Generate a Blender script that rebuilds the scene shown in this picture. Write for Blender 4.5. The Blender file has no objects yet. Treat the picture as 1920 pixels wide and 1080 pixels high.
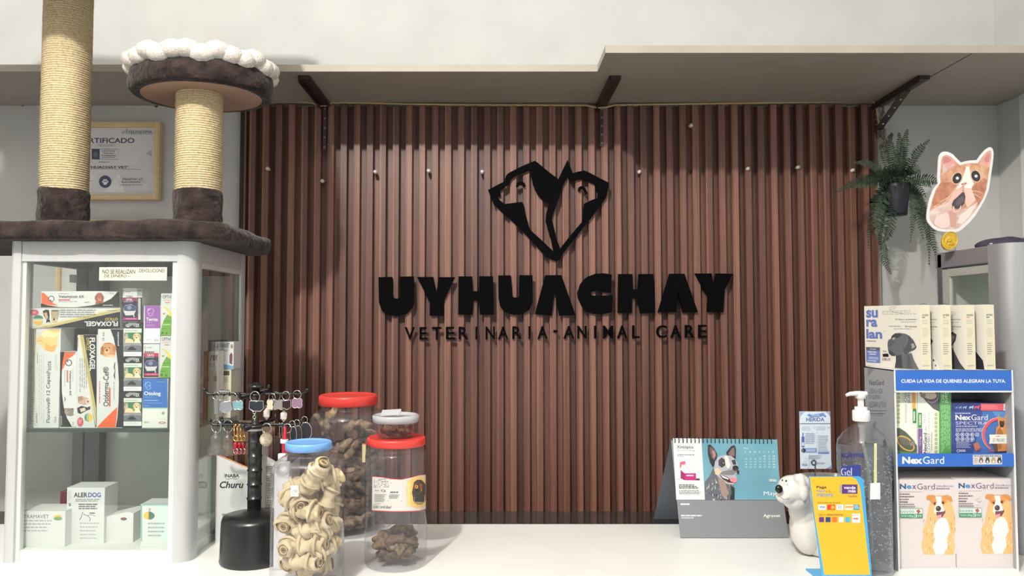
import bpy, bmesh, math, random
from mathutils import Vector, Matrix, noise
from mathutils.geometry import tessellate_polygon
random.seed(7)
SC = bpy.context.scene
COL = SC.collection
PI = math.pi
F, CX, CY, PITCH, EYE = 1400.0, 923.0, 540.0, math.radians(2.5), 1.45
CP, SP = math.cos(PITCH), math.sin(PITCH)
CAMPOS = Vector((0, 0, EYE))

# ---------------------------------------------------------------- photo pixel -> place
def ray(px, py):
    a = (px - CX) / F; b = (CY - py) / F
    return Vector((a, CP - b * SP, SP + b * CP))
def at(px, py, Y):
    r = ray(px, py); return CAMPOS + r * (Y / r.y)
def at_z(px, py, z):
    r = ray(px, py); return CAMPOS + r * ((z - EYE) / r.z)
def zof(py, Y): return at(CX, py, Y).z
def xof(px, py, Y): return at(px, py, Y).x
def pxm(Y): return F / Y          # pixels per metre at distance Y

# ---------------------------------------------------------------- materials
def lin(c):
    out = []
    for v in c:
        v = v / 255.0
        out.append(v / 12.92 if v <= 0.04045 else ((v + 0.055) / 1.055) ** 2.4)
    return (out[0], out[1], out[2], 1.0)
_mats = {}
def mat(rgb, rough=0.5, metal=0.0, spec=0.5, name=None):
    key = (tuple(rgb), rough, metal, spec)
    if key in _mats: return _mats[key]
    m = bpy.data.materials.new(name or 'colour_%d_%d_%d' % tuple(rgb)); m.use_nodes = True
    b = m.node_tree.nodes['Principled BSDF']
    b.inputs['Base Color'].default_value = lin(rgb)
    b.inputs['Roughness'].default_value = rough
    b.inputs['Metallic'].default_value = metal
    b.inputs['Specular IOR Level'].default_value = spec
    _mats[key] = m
    return m
def node_mat(name, build):
    m = bpy.data.materials.new(name); m.use_nodes = True
    nt = m.node_tree; b = nt.nodes['Principled BSDF']
    build(nt, b); return m
def N(nt, t, **kw):
    n = nt.nodes.new(t)
    for k, v in kw.items():
        if k in n.inputs: n.inputs[k].default_value = v
        else: setattr(n, k, v)
    return n
def coords(nt, scale=(1, 1, 1)):
    g = N(nt, 'ShaderNodeNewGeometry'); mp = N(nt, 'ShaderNodeMapping')
    mp.inputs['Scale'].default_value = scale
    nt.links.new(g.outputs['Position'], mp.inputs['Vector']); return mp.outputs['Vector']
def ramp(nt, fac, stops):
    r = N(nt, 'ShaderNodeValToRGB'); e = r.color_ramp.elements
    e[0].position, e[0].color = stops[0][0], lin(stops[0][1]); e[1].position, e[1].color = stops[-1][0], lin(stops[-1][1])
    for p, c in stops[1:-1]:
        q = e.new(p); q.color = lin(c)
    nt.links.new(fac, r.inputs['Fac']); return r.outputs['Color']
def noisy(name, c0, c1, scale=(1, 1, 1), nscale=20, detail=4, rough=0.6, bump=0.0, bdist=0.001, metal=0, spec=0.5, lo=0.3, hi=0.7, sheen=0):
    def f(nt, b):
        v = coords(nt, scale)
        n = N(nt, 'ShaderNodeTexNoise', Scale=nscale, Detail=detail)
        nt.links.new(v, n.inputs['Vector'])
        nt.links.new(ramp(nt, n.outputs['Fac'], [(lo, c0), (hi, c1)]), b.inputs['Base Color'])
        b.inputs['Roughness'].default_value = rough; b.inputs['Metallic'].default_value = metal
        b.inputs['Specular IOR Level'].default_value = spec
        if sheen: b.inputs['Sheen Weight'].default_value = sheen
        if bump:
            n2 = N(nt, 'ShaderNodeTexNoise', Scale=nscale * 3, Detail=3); nt.links.new(v, n2.inputs['Vector'])
            bp = N(nt, 'ShaderNodeBump', Strength=bump, Distance=bdist)
            nt.links.new(n2.outputs['Fac'], bp.inputs['Height']); nt.links.new(bp.outputs['Normal'], b.inputs['Normal'])
    return node_mat(name, f)
def glassy(name, tint=(250, 252, 252), ior=1.5, rough=0.02, haze=0.0, hazecol=(220, 220, 220)):
    m = bpy.data.materials.new(name); m.use_nodes = True; nt = m.node_tree
    for n in list(nt.nodes): nt.nodes.remove(n)
    o = N(nt, 'ShaderNodeOutputMaterial'); tr = N(nt, 'ShaderNodeBsdfTransparent', Color=lin(tint))
    gl = N(nt, 'ShaderNodeBsdfGlossy', Roughness=rough); fr = N(nt, 'ShaderNodeFresnel', IOR=ior)
    mx = N(nt, 'ShaderNodeMixShader'); src = tr.outputs[0]
    if haze:
        df = N(nt, 'ShaderNodeBsdfDiffuse', Color=lin(hazecol)); m2 = N(nt, 'ShaderNodeMixShader', Fac=haze)
        nt.links.new(tr.outputs[0], m2.inputs[1]); nt.links.new(df.outputs[0], m2.inputs[2]); src = m2.outputs[0]
    # the same Fresnel from either side of the pane
    g = N(nt, 'ShaderNodeNewGeometry'); ma = N(nt, 'ShaderNodeMath', operation='MULTIPLY_ADD')
    ma.inputs[1].default_value = 1/ior - ior; ma.inputs[2].default_value = ior
    nt.links.new(g.outputs['Backfacing'], ma.inputs[0]); nt.links.new(ma.outputs[0], fr.inputs['IOR'])
    nt.links.new(fr.outputs[0], mx.inputs[0]); nt.links.new(src, mx.inputs[1]); nt.links.new(gl.outputs[0], mx.inputs[2])
    nt.links.new(mx.outputs[0], o.inputs[0]); return m

def wood_slats(WOOD0, WOOD1, WOOD2, name):
    def f(nt, b):
        v = coords(nt, (1, 1, 1))
        sep = N(nt, 'ShaderNodeSeparateXYZ'); nt.links.new(v, sep.inputs[0])
        d = N(nt, 'ShaderNodeMath', operation='DIVIDE'); d.inputs[1].default_value = 0.020; nt.links.new(sep.outputs['X'], d.inputs[0])
        fl = N(nt, 'ShaderNodeMath', operation='FLOOR'); nt.links.new(d.outputs[0], fl.inputs[0])
        wn = N(nt, 'ShaderNodeTexWhiteNoise', noise_dimensions='1D'); nt.links.new(fl.outputs[0], wn.inputs['W'])
        v2 = coords(nt, (900, 300, 3.0)); n = N(nt, 'ShaderNodeTexNoise', Scale=1.0, Detail=5, Roughness=0.65); nt.links.new(v2, n.inputs['Vector'])
        v3 = coords(nt, (160, 160, 1.2)); n3 = N(nt, 'ShaderNodeTexNoise', Scale=1.0, Detail=2); nt.links.new(v3, n3.inputs['Vector'])
        a = N(nt, 'ShaderNodeMath', operation='MULTIPLY_ADD'); a.inputs[1].default_value = 0.32; nt.links.new(wn.outputs['Value'], a.inputs[0]); nt.links.new(n.outputs['Fac'], a.inputs[2])
        a2 = N(nt, 'ShaderNodeMath', operation='MULTIPLY_ADD'); a2.inputs[1].default_value = 0.35; nt.links.new(n3.outputs['Fac'], a2.inputs[0]); nt.links.new(a.outputs[0], a2.inputs[2])
        c = ramp(nt, a2.outputs[0], [(0.5, WOOD0), (0.8, WOOD1), (1.1, WOOD2)])
        nt.links.new(c, b.inputs['Base Color'])
        b.inputs['Roughness'].default_value = 0.46; b.inputs['Specular IOR Level'].default_value = 0.55
        bp = N(nt, 'ShaderNodeBump', Strength=0.25, Distance=0.0006); nt.links.new(n.outputs['Fac'], bp.inputs['Height']); nt.links.new(bp.outputs['Normal'], b.inputs['Normal'])
    return node_mat(name, f)
WOOD0, WOOD1, WOOD2 = (75, 48, 40), (109, 72, 60), (141, 100, 84)

PLASTER = noisy('painted_plaster', (186, 187, 186), (195, 196, 195), nscale=6, rough=0.8, bump=0.15, bdist=0.002)
CEIL = noisy('shelf_laminate', (160, 153, 143), (170, 163, 152), (1, 6, 1), nscale=8, rough=0.55)
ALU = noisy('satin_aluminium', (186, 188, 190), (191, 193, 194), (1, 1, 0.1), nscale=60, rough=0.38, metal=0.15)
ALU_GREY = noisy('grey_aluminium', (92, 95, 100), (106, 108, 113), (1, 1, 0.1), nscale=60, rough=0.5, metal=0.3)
BOARD = noisy('grey_back_board', (212, 214, 208), (220, 222, 216), nscale=5, rough=0.7)
GLASSM = glassy('side_glass', (246, 249, 248), 2.3, 0.01)
GLASS = glassy('cabinet_glass', (251, 253, 252), 1.6, 0.01)
JAR = glassy('clear_jar_plastic', (246, 246, 248), 1.55, 0.04, 0.06, (200, 198, 205))
SHELFGLASS = glassy('shelf_glass', (220, 234, 229), 1.5, 0.02)
PLUSH = noisy('brown_plush', (30, 25, 25), (74, 61, 59), nscale=30, detail=8, rough=0.95, bump=1.0, bdist=0.006, spec=0.1, lo=0.35, hi=0.78, sheen=0.15)
SISAL = noisy('sisal_rope', (176, 158, 122), (216, 201, 166), (1, 1, 1), nscale=220, detail=3, rough=0.9, bump=0.8, bdist=0.0012, spec=0.1)
FELT = noisy('beige_felt', (168, 142, 126), (184, 158, 142), nscale=300, rough=0.95, spec=0.1)
FLEECE = noisy('white_fleece', (214, 206, 198), (238, 232, 226), nscale=120, rough=0.95, bump=0.8, bdist=0.004, spec=0.1)
PINE = noisy('pale_pine', (206, 180, 136), (226, 202, 160), (3, 3, 40), nscale=6, rough=0.55)
BLACKLETTER = mat((7, 7, 9), 0.8, 0, 0.05, name='black_acrylic')
STEEL = mat((190, 190, 190), 0.3, 0.9, name='steel')
BRACKET = noisy('dark_bracket_paint', (44, 34, 32), (58, 46, 42), nscale=40, rough=0.4)
CARD = mat((214, 216, 215), 0.55, name='white_carton')
WHITE = (218, 220, 219)
BLACKP = mat((18, 18, 20), 0.35, name='black_plastic')

# ---------------------------------------------------------------- mesh builder
class MB:
    def __init__(s): s.v, s.f, s.m, s.s, s.mats = [], [], [], [], []
    def mi(s, m):
        if m not in s.mats: s.mats.append(m)
        return s.mats.index(m)
    def add(s, verts, faces, m, smooth=False):
        o = len(s.v); k = s.mi(m); s.v += [Vector(p) for p in verts]
        for f in faces: s.f.append([o + i for i in f]); s.m.append(k); s.s.append(smooth)
    def box(s, lo, hi, m, bev=0.0):
        x0, y0, z0 = lo; x1, y1, z1 = hi
        if bev <= 0:
            v = [(x0,y0,z0),(x1,y0,z0),(x1,y1,z0),(x0,y1,z0),(x0,y0,z1),(x1,y0,z1),(x1,y1,z1),(x0,y1,z1)]
            s.add(v, [(0,3,2,1),(4,5,6,7),(0,1,5,4),(1,2,6,5),(2,3,7,6),(3,0,4,7)], m)
        else:
            b = bmesh.new(); bmesh.ops.create_cube(b, size=1)
            for q in b.verts: q.co = Vector(((x0+x1)/2 + q.co.x*(x1-x0), (y0+y1)/2 + q.co.y*(y1-y0), (z0+z1)/2 + q.co.z*(z1-z0)))
            bmesh.ops.bevel(b, geom=b.edges[:], offset=bev, segments=2, affect='EDGES', profile=0.6)
            s.bm(b, m)
    def bm(s, b, m, mx=None, smooth=False):
        b.verts.ensure_lookup_table(); b.verts.index_update()
        vs = [(mx @ q.co if mx else q.co.copy()) for q in b.verts]
        s.add(vs, [[q.index for q in f.verts] for f in b.faces], m, smooth); b.free()
    def obox(s, c, ax, ay, az, m):                      # oriented box: centre and half-axis vectors
        c, ax, ay, az = Vector(c), Vector(ax), Vector(ay), Vector(az)
        v = [c+sx*ax+sy*ay+sz*az for sz in (-1,1) for sx,sy in ((-1,-1),(1,-1),(1,1),(-1,1))]
        s.add(v, [(0,3,2,1),(4,5,6,7),(0,1,5,4),(1,2,6,5),(2,3,7,6),(3,0,4,7)], m)
    def prism(s, loops, d, m, mside=None):              # loops: 3-D outer contour then holes; d: extrusion vector
        loops = [[Vector(p) for p in L] for L in loops]; d = Vector(d)
        flat = [p for L in loops for p in L]; n = len(flat)
        tris = tessellate_polygon(loops)
        s.add(flat + [p + d for p in flat], [t for t in tris] + [tuple(i + n for i in reversed(t)) for t in tris], m)
        o = 0; vs = flat + [p + d for p in flat]; fs = []
        for L in loops:
            k = len(L)
            for i in range(k):
                j = (i + 1) % k; fs.append((o+i, o+j, n+o+j, n+o+i))
            o += k
        s.add(vs, fs, mside or m)
    def lathe(s, prof, c, m, seg=40, smooth=True, sx=1.0, sy=1.0, cap0=False, cap1=False, sq=0.0):
        c = Vector(c); vs = []; fs = []
        for r, z in prof:
            for k in range(seg):
                t = 2*PI*k/seg; cx, cy = math.cos(t), math.sin(t)
                if sq:                                   # superellipse: rounded square
                    e = 1 - sq; cx = math.copysign(abs(cx)**e, cx); cy = math.copysign(abs(cy)**e, cy)
                vs.append(c + Vector((cx*r*sx, cy*r*sy, z)))
        for i in range(len(prof)-1):
            for k in range(seg):
                k2 = (k+1) % seg; fs.append((i*seg+k, i*seg+k2, (i+1)*seg+k2, (i+1)*seg+k))
        s.add(vs, fs, m, smooth)
        if cap0: s.add(vs[:seg], [tuple(reversed(range(seg)))], m)
        if cap1: s.add(vs[-seg:], [tuple(range(seg))], m)
    def tube(s, pts, r, m, seg=8, closed=False, caps=True):
        pts = [Vector(p) for p in pts]; n = len(pts); vs = []; fs = []; up = None
        for i, p in enumerate(pts):
            a = pts[(i-1) % n] if (closed or i > 0) else p; b = pts[(i+1) % n] if (closed or i < n-1) else p
            t = (b - a).normalized()
            if up is None: up = Vector((0,0,1)) if abs(t.z) < 0.9 else Vector((1,0,0))
            u = t.cross(up).normalized(); w = u.cross(t).normalized(); up = w
            rr = r[i] if isinstance(r, (list, tuple)) else r
            for k in range(seg):
                q = 2*PI*k/seg; vs.append(p + u*math.cos(q)*rr + w*math.sin(q)*rr)
        for i in range(n if closed else n-1):
            j = (i+1) % n
            for k in range(seg):
                k2 = (k+1) % seg; fs.append((i*seg+k, i*seg+k2, j*seg+k2, j*seg+k))
        s.add(vs, fs, m, True)
        if caps and not closed: s.add(vs[:seg], [tuple(reversed(range(seg)))], m); s.add(vs[-seg:], [tuple(range(seg))], m)
    def ball(s, c, r, m, sub=2, rot=None):
        b = bmesh.new(); bmesh.ops.create_icosphere(b, subdivisions=sub, radius=1)
        r = (r, r, r) if not isinstance(r, (tuple, list)) else r
        mx = Matrix.Translation(c) @ (rot.to_4x4() if rot else Matrix()) @ Matrix.Diagonal((r[0], r[1], r[2], 1))
        s.bm(b, m, mx, True)
    def ring(s, c, R, r, m, nrm=(0,1,0), seg=20, sx=1.0):
        nrm = Vector(nrm).normalized(); u = nrm.cross(Vector((0,0,1)))
        u = u.normalized() if u.length > .1 else Vector((1,0,0)); w = nrm.cross(u)
        s.tube([Vector(c) + u*math.cos(2*PI*k/seg)*R*sx + w*math.sin(2*PI*k/seg)*R for k in range(seg)], r, m, 6, True)
    def build(s, name, parent=None, label=None, cat=None, group=None, kind=None, origin=None):
        me = bpy.data.meshes.new(name)
        if parent is not None: org = ORG[parent.name]
        elif origin is not None: org = Vector(origin)
        else:
            xs = [p.x for p in s.v]; ys = [p.y for p in s.v]; zs = [p.z for p in s.v]
            org = Vector(((min(xs)+max(xs))/2, (min(ys)+max(ys))/2, min(zs)))
        me.from_pydata([p - org for p in s.v], [], s.f)
        for m in s.mats: me.materials.append(m)
        me.polygons.foreach_set('material_index', s.m); me.polygons.foreach_set('use_smooth', s.s); me.update()
        o = bpy.data.objects.new(name, me); COL.objects.link(o)
        if parent is not None: o.parent = parent
        else: o.location = org
        ORG[o.name] = org
        return tag(o, label, cat, group, kind)
ORG = {}
def tag(o, label=None, cat=None, group=None, kind=None):
    if label: o['label'] = label
    if cat: o['category'] = cat
    if group: o['group'] = group
    if kind: o['kind'] = kind
    return o
def thing(name, label, cat, loc, group=None):
    o = bpy.data.objects.new(name, None); o.empty_display_size = 0.02; COL.objects.link(o); o.location = loc
    ORG[o.name] = Vector(loc); return tag(o, label, cat, group)
def clone(src, loc, rot, label=None, group=None):
    r = src.copy(); COL.objects.link(r); r.location = loc; r.rotation_euler = rot
    if label: r['label'] = label
    if group: r['group'] = group
    for ch in list(src.children):
        c = ch.copy(); COL.objects.link(c); c.parent = r
        for g in ch.children:
            d = g.copy(); COL.objects.link(d); d.parent = c
    return r

# ---------------------------------------------------------------- lettering and printed pictures
_tc = {}
def text_geo(s, bold=0.0, shear=0.0):
    key = (s, bold, shear)
    if key not in _tc:
        cu = bpy.data.curves.new('lettering', 'FONT'); cu.body = s; cu.resolution_u = 3; cu.offset = bold; cu.shear = shear; cu.fill_mode = 'FRONT'
        ob = bpy.data.objects.new('lettering', cu); COL.objects.link(ob)
        dg = bpy.context.evaluated_depsgraph_get(); dg.update(); me = ob.evaluated_get(dg).to_mesh()
        vs = [(v.co.x, v.co.y) for v in me.vertices]; fs = [tuple(p.vertices) for p in me.polygons]
        ob.evaluated_get(dg).to_mesh_clear(); bpy.data.objects.remove(ob); bpy.data.curves.remove(cu)
        x0 = min(p[0] for p in vs); x1 = max(p[0] for p in vs); y0 = min(p[1] for p in vs); y1 = max(p[1] for p in vs)
        _tc[key] = ([((x-x0)/(x1-x0), (y-y0)/(y1-y0)) for x, y in vs], fs)
    return _tc[key]
STEP = 0.00003
class Draw:
    """Prints flat shapes onto a surface; coordinates are those of an enlarged view (ox, oy, scale)."""
    def __init__(s, mb, surf, z=(0, 0, 1.0), rough=0.5): s.mb, s.surf, s.n, s.rough = mb, surf, 1, rough; s.z = z
    def P(s, x, y): return s.surf(s.z[0] + x/s.z[2], s.z[1] + y/s.z[2], s.n * STEP)
    def M(s, c): return c if isinstance(c, bpy.types.Material) else mat(c, s.rough)
    def poly(s, pts, c): s.mb.add([s.P(*p) for p in pts], [tuple(range(len(pts)))], s.M(c)); s.n += 1
    def rect(s, x0, y0, x1, y1, c): s.poly([(x0,y0),(x1,y0),(x1,y1),(x0,y1)], c)
    def patch(s, top, bot, c, k=16):                     # strip between two contours (for curved labels)
        def L(C, t):
            q = t*(len(C)-1); i = min(int(q), len(C)-2); f = q-i
            return (C[i][0]+(C[i+1][0]-C[i][0])*f, C[i][1]+(C[i+1][1]-C[i][1])*f)
        v = [];
        for i in range(k+1): v += [s.P(*L(top, i/k)), s.P(*L(bot, i/k))]
        s.mb.add(v, [(2*i, 2*i+2, 2*i+3, 2*i+1) for i in range(k)], s.M(c)); s.n += 1
    def ell(s, cx, cy, rx, ry, c, rot=0, k=22, a0=0, a1=360):
        r = math.radians(rot); pts = []
        full = a1 - a0 >= 360
        for i in range(k if full else k+1):
            t = math.radians(a0 + (a1-a0)*i/k); x, y = rx*math.cos(t), ry*math.sin(t)
            pts.append((cx + x*math.cos(r) - y*math.sin(r), cy + x*math.sin(r) + y*math.cos(r)))
        s.poly(pts, c)
    def line(s, pts, w, c):
        v = []; n = len(pts)
        for i, p in enumerate(pts):
            a = Vector(pts[max(i-1,0)]); b = Vector(pts[min(i+1,n-1)]); t = (b-a).normalized() if (b-a).length else Vector((1,0))
            ww = w[i] if isinstance(w, (list, tuple)) else w
            nx, ny = -t.y*ww/2, t.x*ww/2; v += [s.P(p[0]+nx, p[1]+ny), s.P(p[0]-nx, p[1]-ny)]
        s.mb.add(v, [(2*i, 2*i+2, 2*i+3, 2*i+1) for i in range(n-1)], s.M(c)); s.n += 1
    def arc(s, cx, cy, rx, ry, a0, a1, w, c, rot=0, k=18):
        r = math.radians(rot); pts = []
        for i in range(k+1):
            t = math.radians(a0+(a1-a0)*i/k); x, y = rx*math.cos(t), ry*math.sin(t)
            pts.append((cx + x*math.cos(r) - y*math.sin(r), cy + x*math.sin(r) + y*math.cos(r)))
        s.line(pts, w, c)
    def text(s, t, x0, y0, x1, y1, c, rot=0, bold=0.0, shear=0.0, mirror=False):
        vs, fs = text_geo(t, bold, shear); out = []
        for u, v in vs:
            if mirror: u = 1-u
            if rot == 0: q = (x0+(x1-x0)*u, y1-(y1-y0)*v)
            elif rot == 90: q = (x1-(x1-x0)*v, y1-(y1-y0)*u)
            elif rot == 270: q = (x0+(x1-x0)*v, y0+(y1-y0)*u)
            else: q = (x1-(x1-x0)*u, y0+(y1-y0)*v)
            out.append(s.P(*q))
        s.mb.add(out, fs, s.M(c)); s.n += 1
    def small(s, x0, y0, x1, y1, n, c, fill=0.5, vert=False, w=(0.05, 0.16), seed=1):   # rows of print too small to read
        rnd = random.Random(seed + int(x0*7 + y0*13)); L0, L1 = (y0, y1) if vert else (x0, x1); A0, A1 = (x0, x1) if vert else (y0, y1)
        st = (A1-A0)/n; vv = []; ff = []
        for i in range(n):
            p = L0; e = L1 - (L1-L0)*rnd.uniform(0, .25)
            while p < e:
                q = min(e, p + (L1-L0)*rnd.uniform(*w)); a = A0+st*i; b = a+st*fill
                k = len(vv); R = [(a,p),(a,q),(b,q),(b,p)] if vert else [(p,a),(q,a),(q,b),(p,b)]
                vv += [s.P(*r) for r in R]; ff.append((k,k+1,k+2,k+3)); p = q + (L1-L0)*0.025
        s.mb.add(vv, ff, s.M(c)); s.n += 1
    def bars(s, x0, y0, x1, y1, c, vert=True, n=16, seed=3):
        rnd = random.Random(seed); p = 0; vv = []; ff = []
        while p < 1:
            w = rnd.uniform(.4, 1.4)/n; q = min(1, p+w); k = len(vv)
            R = [(x0+(x1-x0)*p,y0),(x0+(x1-x0)*q,y0),(x0+(x1-x0)*q,y1),(x0+(x1-x0)*p,y1)] if vert else [(x0,y0+(y1-y0)*p),(x1,y0+(y1-y0)*p),(x1,y0+(y1-y0)*q),(x0,y0+(y1-y0)*q)]
            vv += [s.P(*r) for r in R]; ff.append((k,k+1,k+2,k+3)); p = q + rnd.uniform(.4, 1.2)/n
        s.mb.add(vv, ff, s.M(c)); s.n += 1
    def pic(s, cx, cy, k, pts, c): s.poly([(cx+x*k, cy+y*k) for x, y in pts], c)

def plane(p0, nrm):
    p0 = Vector(p0); nrm = Vector(nrm).normalized()
    def f(px, py, off):
        r = ray(px, py); t = (p0 - CAMPOS).dot(nrm) / r.dot(nrm); return CAMPOS + r*t + nrm*off
    return f
def front(Y): return plane((0, Y, EYE), (0, -1, 0))
def cylinder(cx, cy, R):
    def f(px, py, off):
        r = ray(px, py); RR = R + off
        a = r.x**2 + r.y**2; b = -2*(r.x*cx + r.y*cy); c = cx*cx + cy*cy - RR*RR
        d = max(b*b - 4*a*c, 0.0); t = (-b - math.sqrt(d))/(2*a); return CAMPOS + r*t
    return f

EARL = [(-1,-.55),(-.62,-.98),(-.25,-.8),(-.42,-.2),(-.8,.05)]
def dog_face(d, cx, cy, k, fur, ear, muzzle=(238,228,214), nose=(30,26,26), blaze=None, tongue=True, ky=1.0, prick=False):
    Q = lambda pts, c: d.poly([(cx+x*k, cy+y*k*ky) for x, y in pts], c)
    if prick:
        Q([(-.62,-.35),(-.7,-1.15),(-.2,-.72)], ear); Q([(.62,-.35),(.7,-1.15),(.2,-.72)], ear)
    Q([(-.45,.3),(.45,.3),(.9,1.15),(-.9,1.15)], fur)
    d.ell(cx, cy-.1*k*ky, .68*k, .78*k*ky, fur)
    if not prick:
        Q(EARL, ear); Q([(-x, y) for x, y in EARL], ear)
    if blaze: Q([(-.12,-.85),(.12,-.85),(.22,.1),(.5,.55),(0,.9),(-.5,.55),(-.22,.1)], blaze)
    d.ell(cx, cy+.35*k*ky, .4*k, .36*k*ky, muzzle)
    d.ell(cx-.3*k, cy-.1*k*ky, .09*k, .1*k*ky, (40,28,22), k=10); d.ell(cx+.3*k, cy-.1*k*ky, .09*k, .1*k*ky, (40,28,22), k=10)
    d.ell(cx, cy+.2*k*ky, .17*k, .14*k*ky, nose, k=12)
    if tongue:
        Q([(-.2,.45),(.2,.45),(.12,.72),(-.12,.72)], (70,40,42)); d.ell(cx, cy+.7*k*ky, .12*k, .16*k*ky, (218,120,130), k=10)

def carton(name, label, x0, y0, x1, y1, Y, depth, draw=None, z=(0,0,1.0), zb=None, col=CARD, cat='medicine box', group=None, top=None):
    """an upright folding box whose front panel fills the given photo rectangle at distance Y"""
    ym = (y0+y1)/2; X0, X1 = xof(x0, ym, Y), xof(x1, ym, Y); Z1 = zof(y0, Y); Z0 = zof(y1, Y) if zb is None else zb
    mb = MB(); mb.box((X0, Y, Z0), (X1, Y+depth, Z1), col, 0.0006)
    mb.box((X0+.002, Y+.0008, Z1-.0002), (X1-.002, Y+.0016, Z1+.0003), mat((120,120,118), .7))     # tuck flap slit
    if draw:
        d = Draw(mb, front(Y), z); draw(d)
    return mb.build(name, label=label, cat=cat, group=group)
KEY, KEYLOC, FRONT_FILL, AMB, EXPO = 255.0, (-.66, -.40, EYE+1.75), 10.5, 0.27, 0.03
# ================================================================ the setting
YW, YS = 2.30, 2.27                                   # plaster wall, face of the slats
XR = xof(1874, 380, YW)                               # right-hand wall
ZSH = zof(193, YS)                                    # underside of the long shelf
ZC = EYE - 0.48                                       # counter top
ZCEIL = EYE + 1.98
XL = -1.9
mb = MB(); mb.box((XL-.1, YW, 0), (XR+.1, YW+.1, ZCEIL), PLASTER); mb.build('wall_back', kind='structure')
mb = MB(); mb.box((XR, -2.4, 0), (XR+.1, YW, ZCEIL), PLASTER); mb.build('wall_right', kind='structure')
mb = MB(); mb.box((XL-.1, -2.4, 0), (XL, YW, ZCEIL), PLASTER); mb.build('wall_left', kind='structure')
mb = MB(); mb.box((XL-.1, -2.4, -.1), (XR+.1, YW+.1, 0), noisy('floor_tile', (150,146,140), (166,162,156), nscale=4, rough=.4)); mb.build('floor', kind='structure')
mb = MB(); mb.box((XL-.1, -2.4, ZCEIL), (XR+.1, YW+.1, ZCEIL+.1), mat((225,224,220), .8)); mb.build('ceiling', kind='structure')

# slatted wood panelling fixed to the back wall
WOOD = wood_slats(WOOD0, WOOD1, WOOD2, 'walnut_slat_wood'); GROOVE = wood_slats((66,42,36), (96,63,52), (124,86,72), 'shaded_groove_wood'); PXL, PXR = xof(456, 400, YS), xof(1646, 400, YS)  # groove copy of the slat wood, darkened to stand for shade between slats
mb = MB(); mb.box((PXL, YS+.0235, 0), (PXR, YW-.0005, ZSH-.004), GROOVE)
pitch = 0.0400; xa = xof(662, 400, YS)
k = math.ceil((PXL - xa)/pitch)
x = xa + k*pitch
while x + .019 < PXR + .02:
    mb.box((x, YS, .0), (min(x+.0195, PXR), YS+.0245, ZSH-.004 - (0.006 if int(k) % 7 == 3 else 0)), WOOD, 0.0008)
    x += pitch; k += 1
mb.box((PXL-.016, YS+.010, 0), (PXL, YW-.0005, ZSH-.004), mat((48,30,24), .6)); mb.build('wall_slat_panelling', kind='structure')
EDGEWOOD = mat((120,102,66), .6)
mb = MB(); mb.box((PXL-.0005, YS+.0045, 0), (PXL+.0035, YS+.0145, ZSH-.005), EDGEWOOD); mb.build('trim_1', kind='structure')
mb = MB(); mb.box((PXR+.0005, YS+.006, 0), (PXR+.008, YW-.0005, ZSH-.05), mat((150,146,136), .7)); mb.build('trim_2', kind='structure')

# counter
COUNTER = noisy('white_counter_laminate', (232,233,231), (238,239,237), nscale=5, rough=.35)
t = thing('counter', 'white laminate reception counter with a strip of smoked glass along its back edge', 'counter', (0.15, 1.5, 0))
mb = MB(); mb.box((-1.35, 1.06, ZC-.04), (1.52, 1.905, ZC-.0042), COUNTER, .002); mb.box((-1.35, 1.06, ZC-.0042), (1.52, 1.785, ZC), COUNTER); mb.build('worktop', t)
mb = MB(); mb.box((-1.32, 1.10, 0), (1.50, 1.12, ZC-.04), COUNTER); mb.box((-1.32, 1.12, 0), (-1.30, 1.88, ZC-.04), COUNTER); mb.box((1.48, 1.12, 0), (1.50, 1.88, ZC-.04), COUNTER); mb.build('base_panel', t)
mb = MB(); mb.box((-1.35, 1.786, ZC-.004), (1.52, 1.905, ZC), mat((40,40,42), .06, 0, .8), .001); mb.build('smoked_glass_strip', t, label='smoked glass strip')

# ================================================================ long shelf over the panelling
t = thing('wall_shelf', 'long pale laminate shelf running over the slatted wood panel on dark brackets', 'shelf', (0, YW, ZSH))
D1, D2, XE = YS-.29, YS-.43, 0.283
mb = MB(); mb.prism([[(XL+.002,YW-.001,ZSH),(XL+.002,D1,ZSH),(XE,D1,ZSH),(XE,D2,ZSH),(XR-.002,D2,ZSH),(XR-.002,YW-.001,ZSH)]], (0,0,.019), CEIL)
mb.box((xof(1655,190,YS), D2, ZSH-.0012), (xof(1655,190,YS)+.003, YW-.02, ZSH), mat((120,114,106), .7)); mb.build('board', t)
def bracket(px, dx, leg_px, brace):
    e = MB(); p0 = at_z(px, 188, ZSH); x = p0.x
    e.obox((x+dx*.12, YS-.125, ZSH-.006), (.016, 0, 0), (dx*.125, .135, 0), (0, 0, .005), BRACKET)
    e.obox((x+dx*.12-.014, YS-.125, ZSH-.012), (.0015, 0, 0), (dx*.125, .135, 0), (0, 0, .008), BRACKET)
    b = e.build('bracket', t)
    e = MB(); z0 = zof(leg_px, YS); e.box((x-.005, YS-.004, z0), (x+.005, YS-.0005, ZSH-.002), BRACKET)
    for i in range(5): e.ring((x, YS-.0045, ZSH-.02-(ZSH-.02-z0-.01)*i/4), .0026, .0006, STEEL, seg=10)
    e.build('wall_leg', b)
    if brace:
        e = MB(); a = Vector((x+dx*.16, YS-.16, ZSH-.012)); c = Vector((x, YS-.006, z0+.004)); v = (c-a); w = v.cross(Vector((1,0,0))).normalized()
        e.obox((a+c)/2, (.011,0,0), v/2, w*.0015, BRACKET)
        for i in range(4): q = a + v*(.2+.2*i); e.ball(q + Vector((0,-.003,-.001)), .003, mat((200,196,186), .5), 1)
        e.build('brace', b)
bracket(606, 0.0, 282, False); bracket(1130, 0.0, 275, False); bracket(1650, 0.04, 250, True)
pts = []
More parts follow.
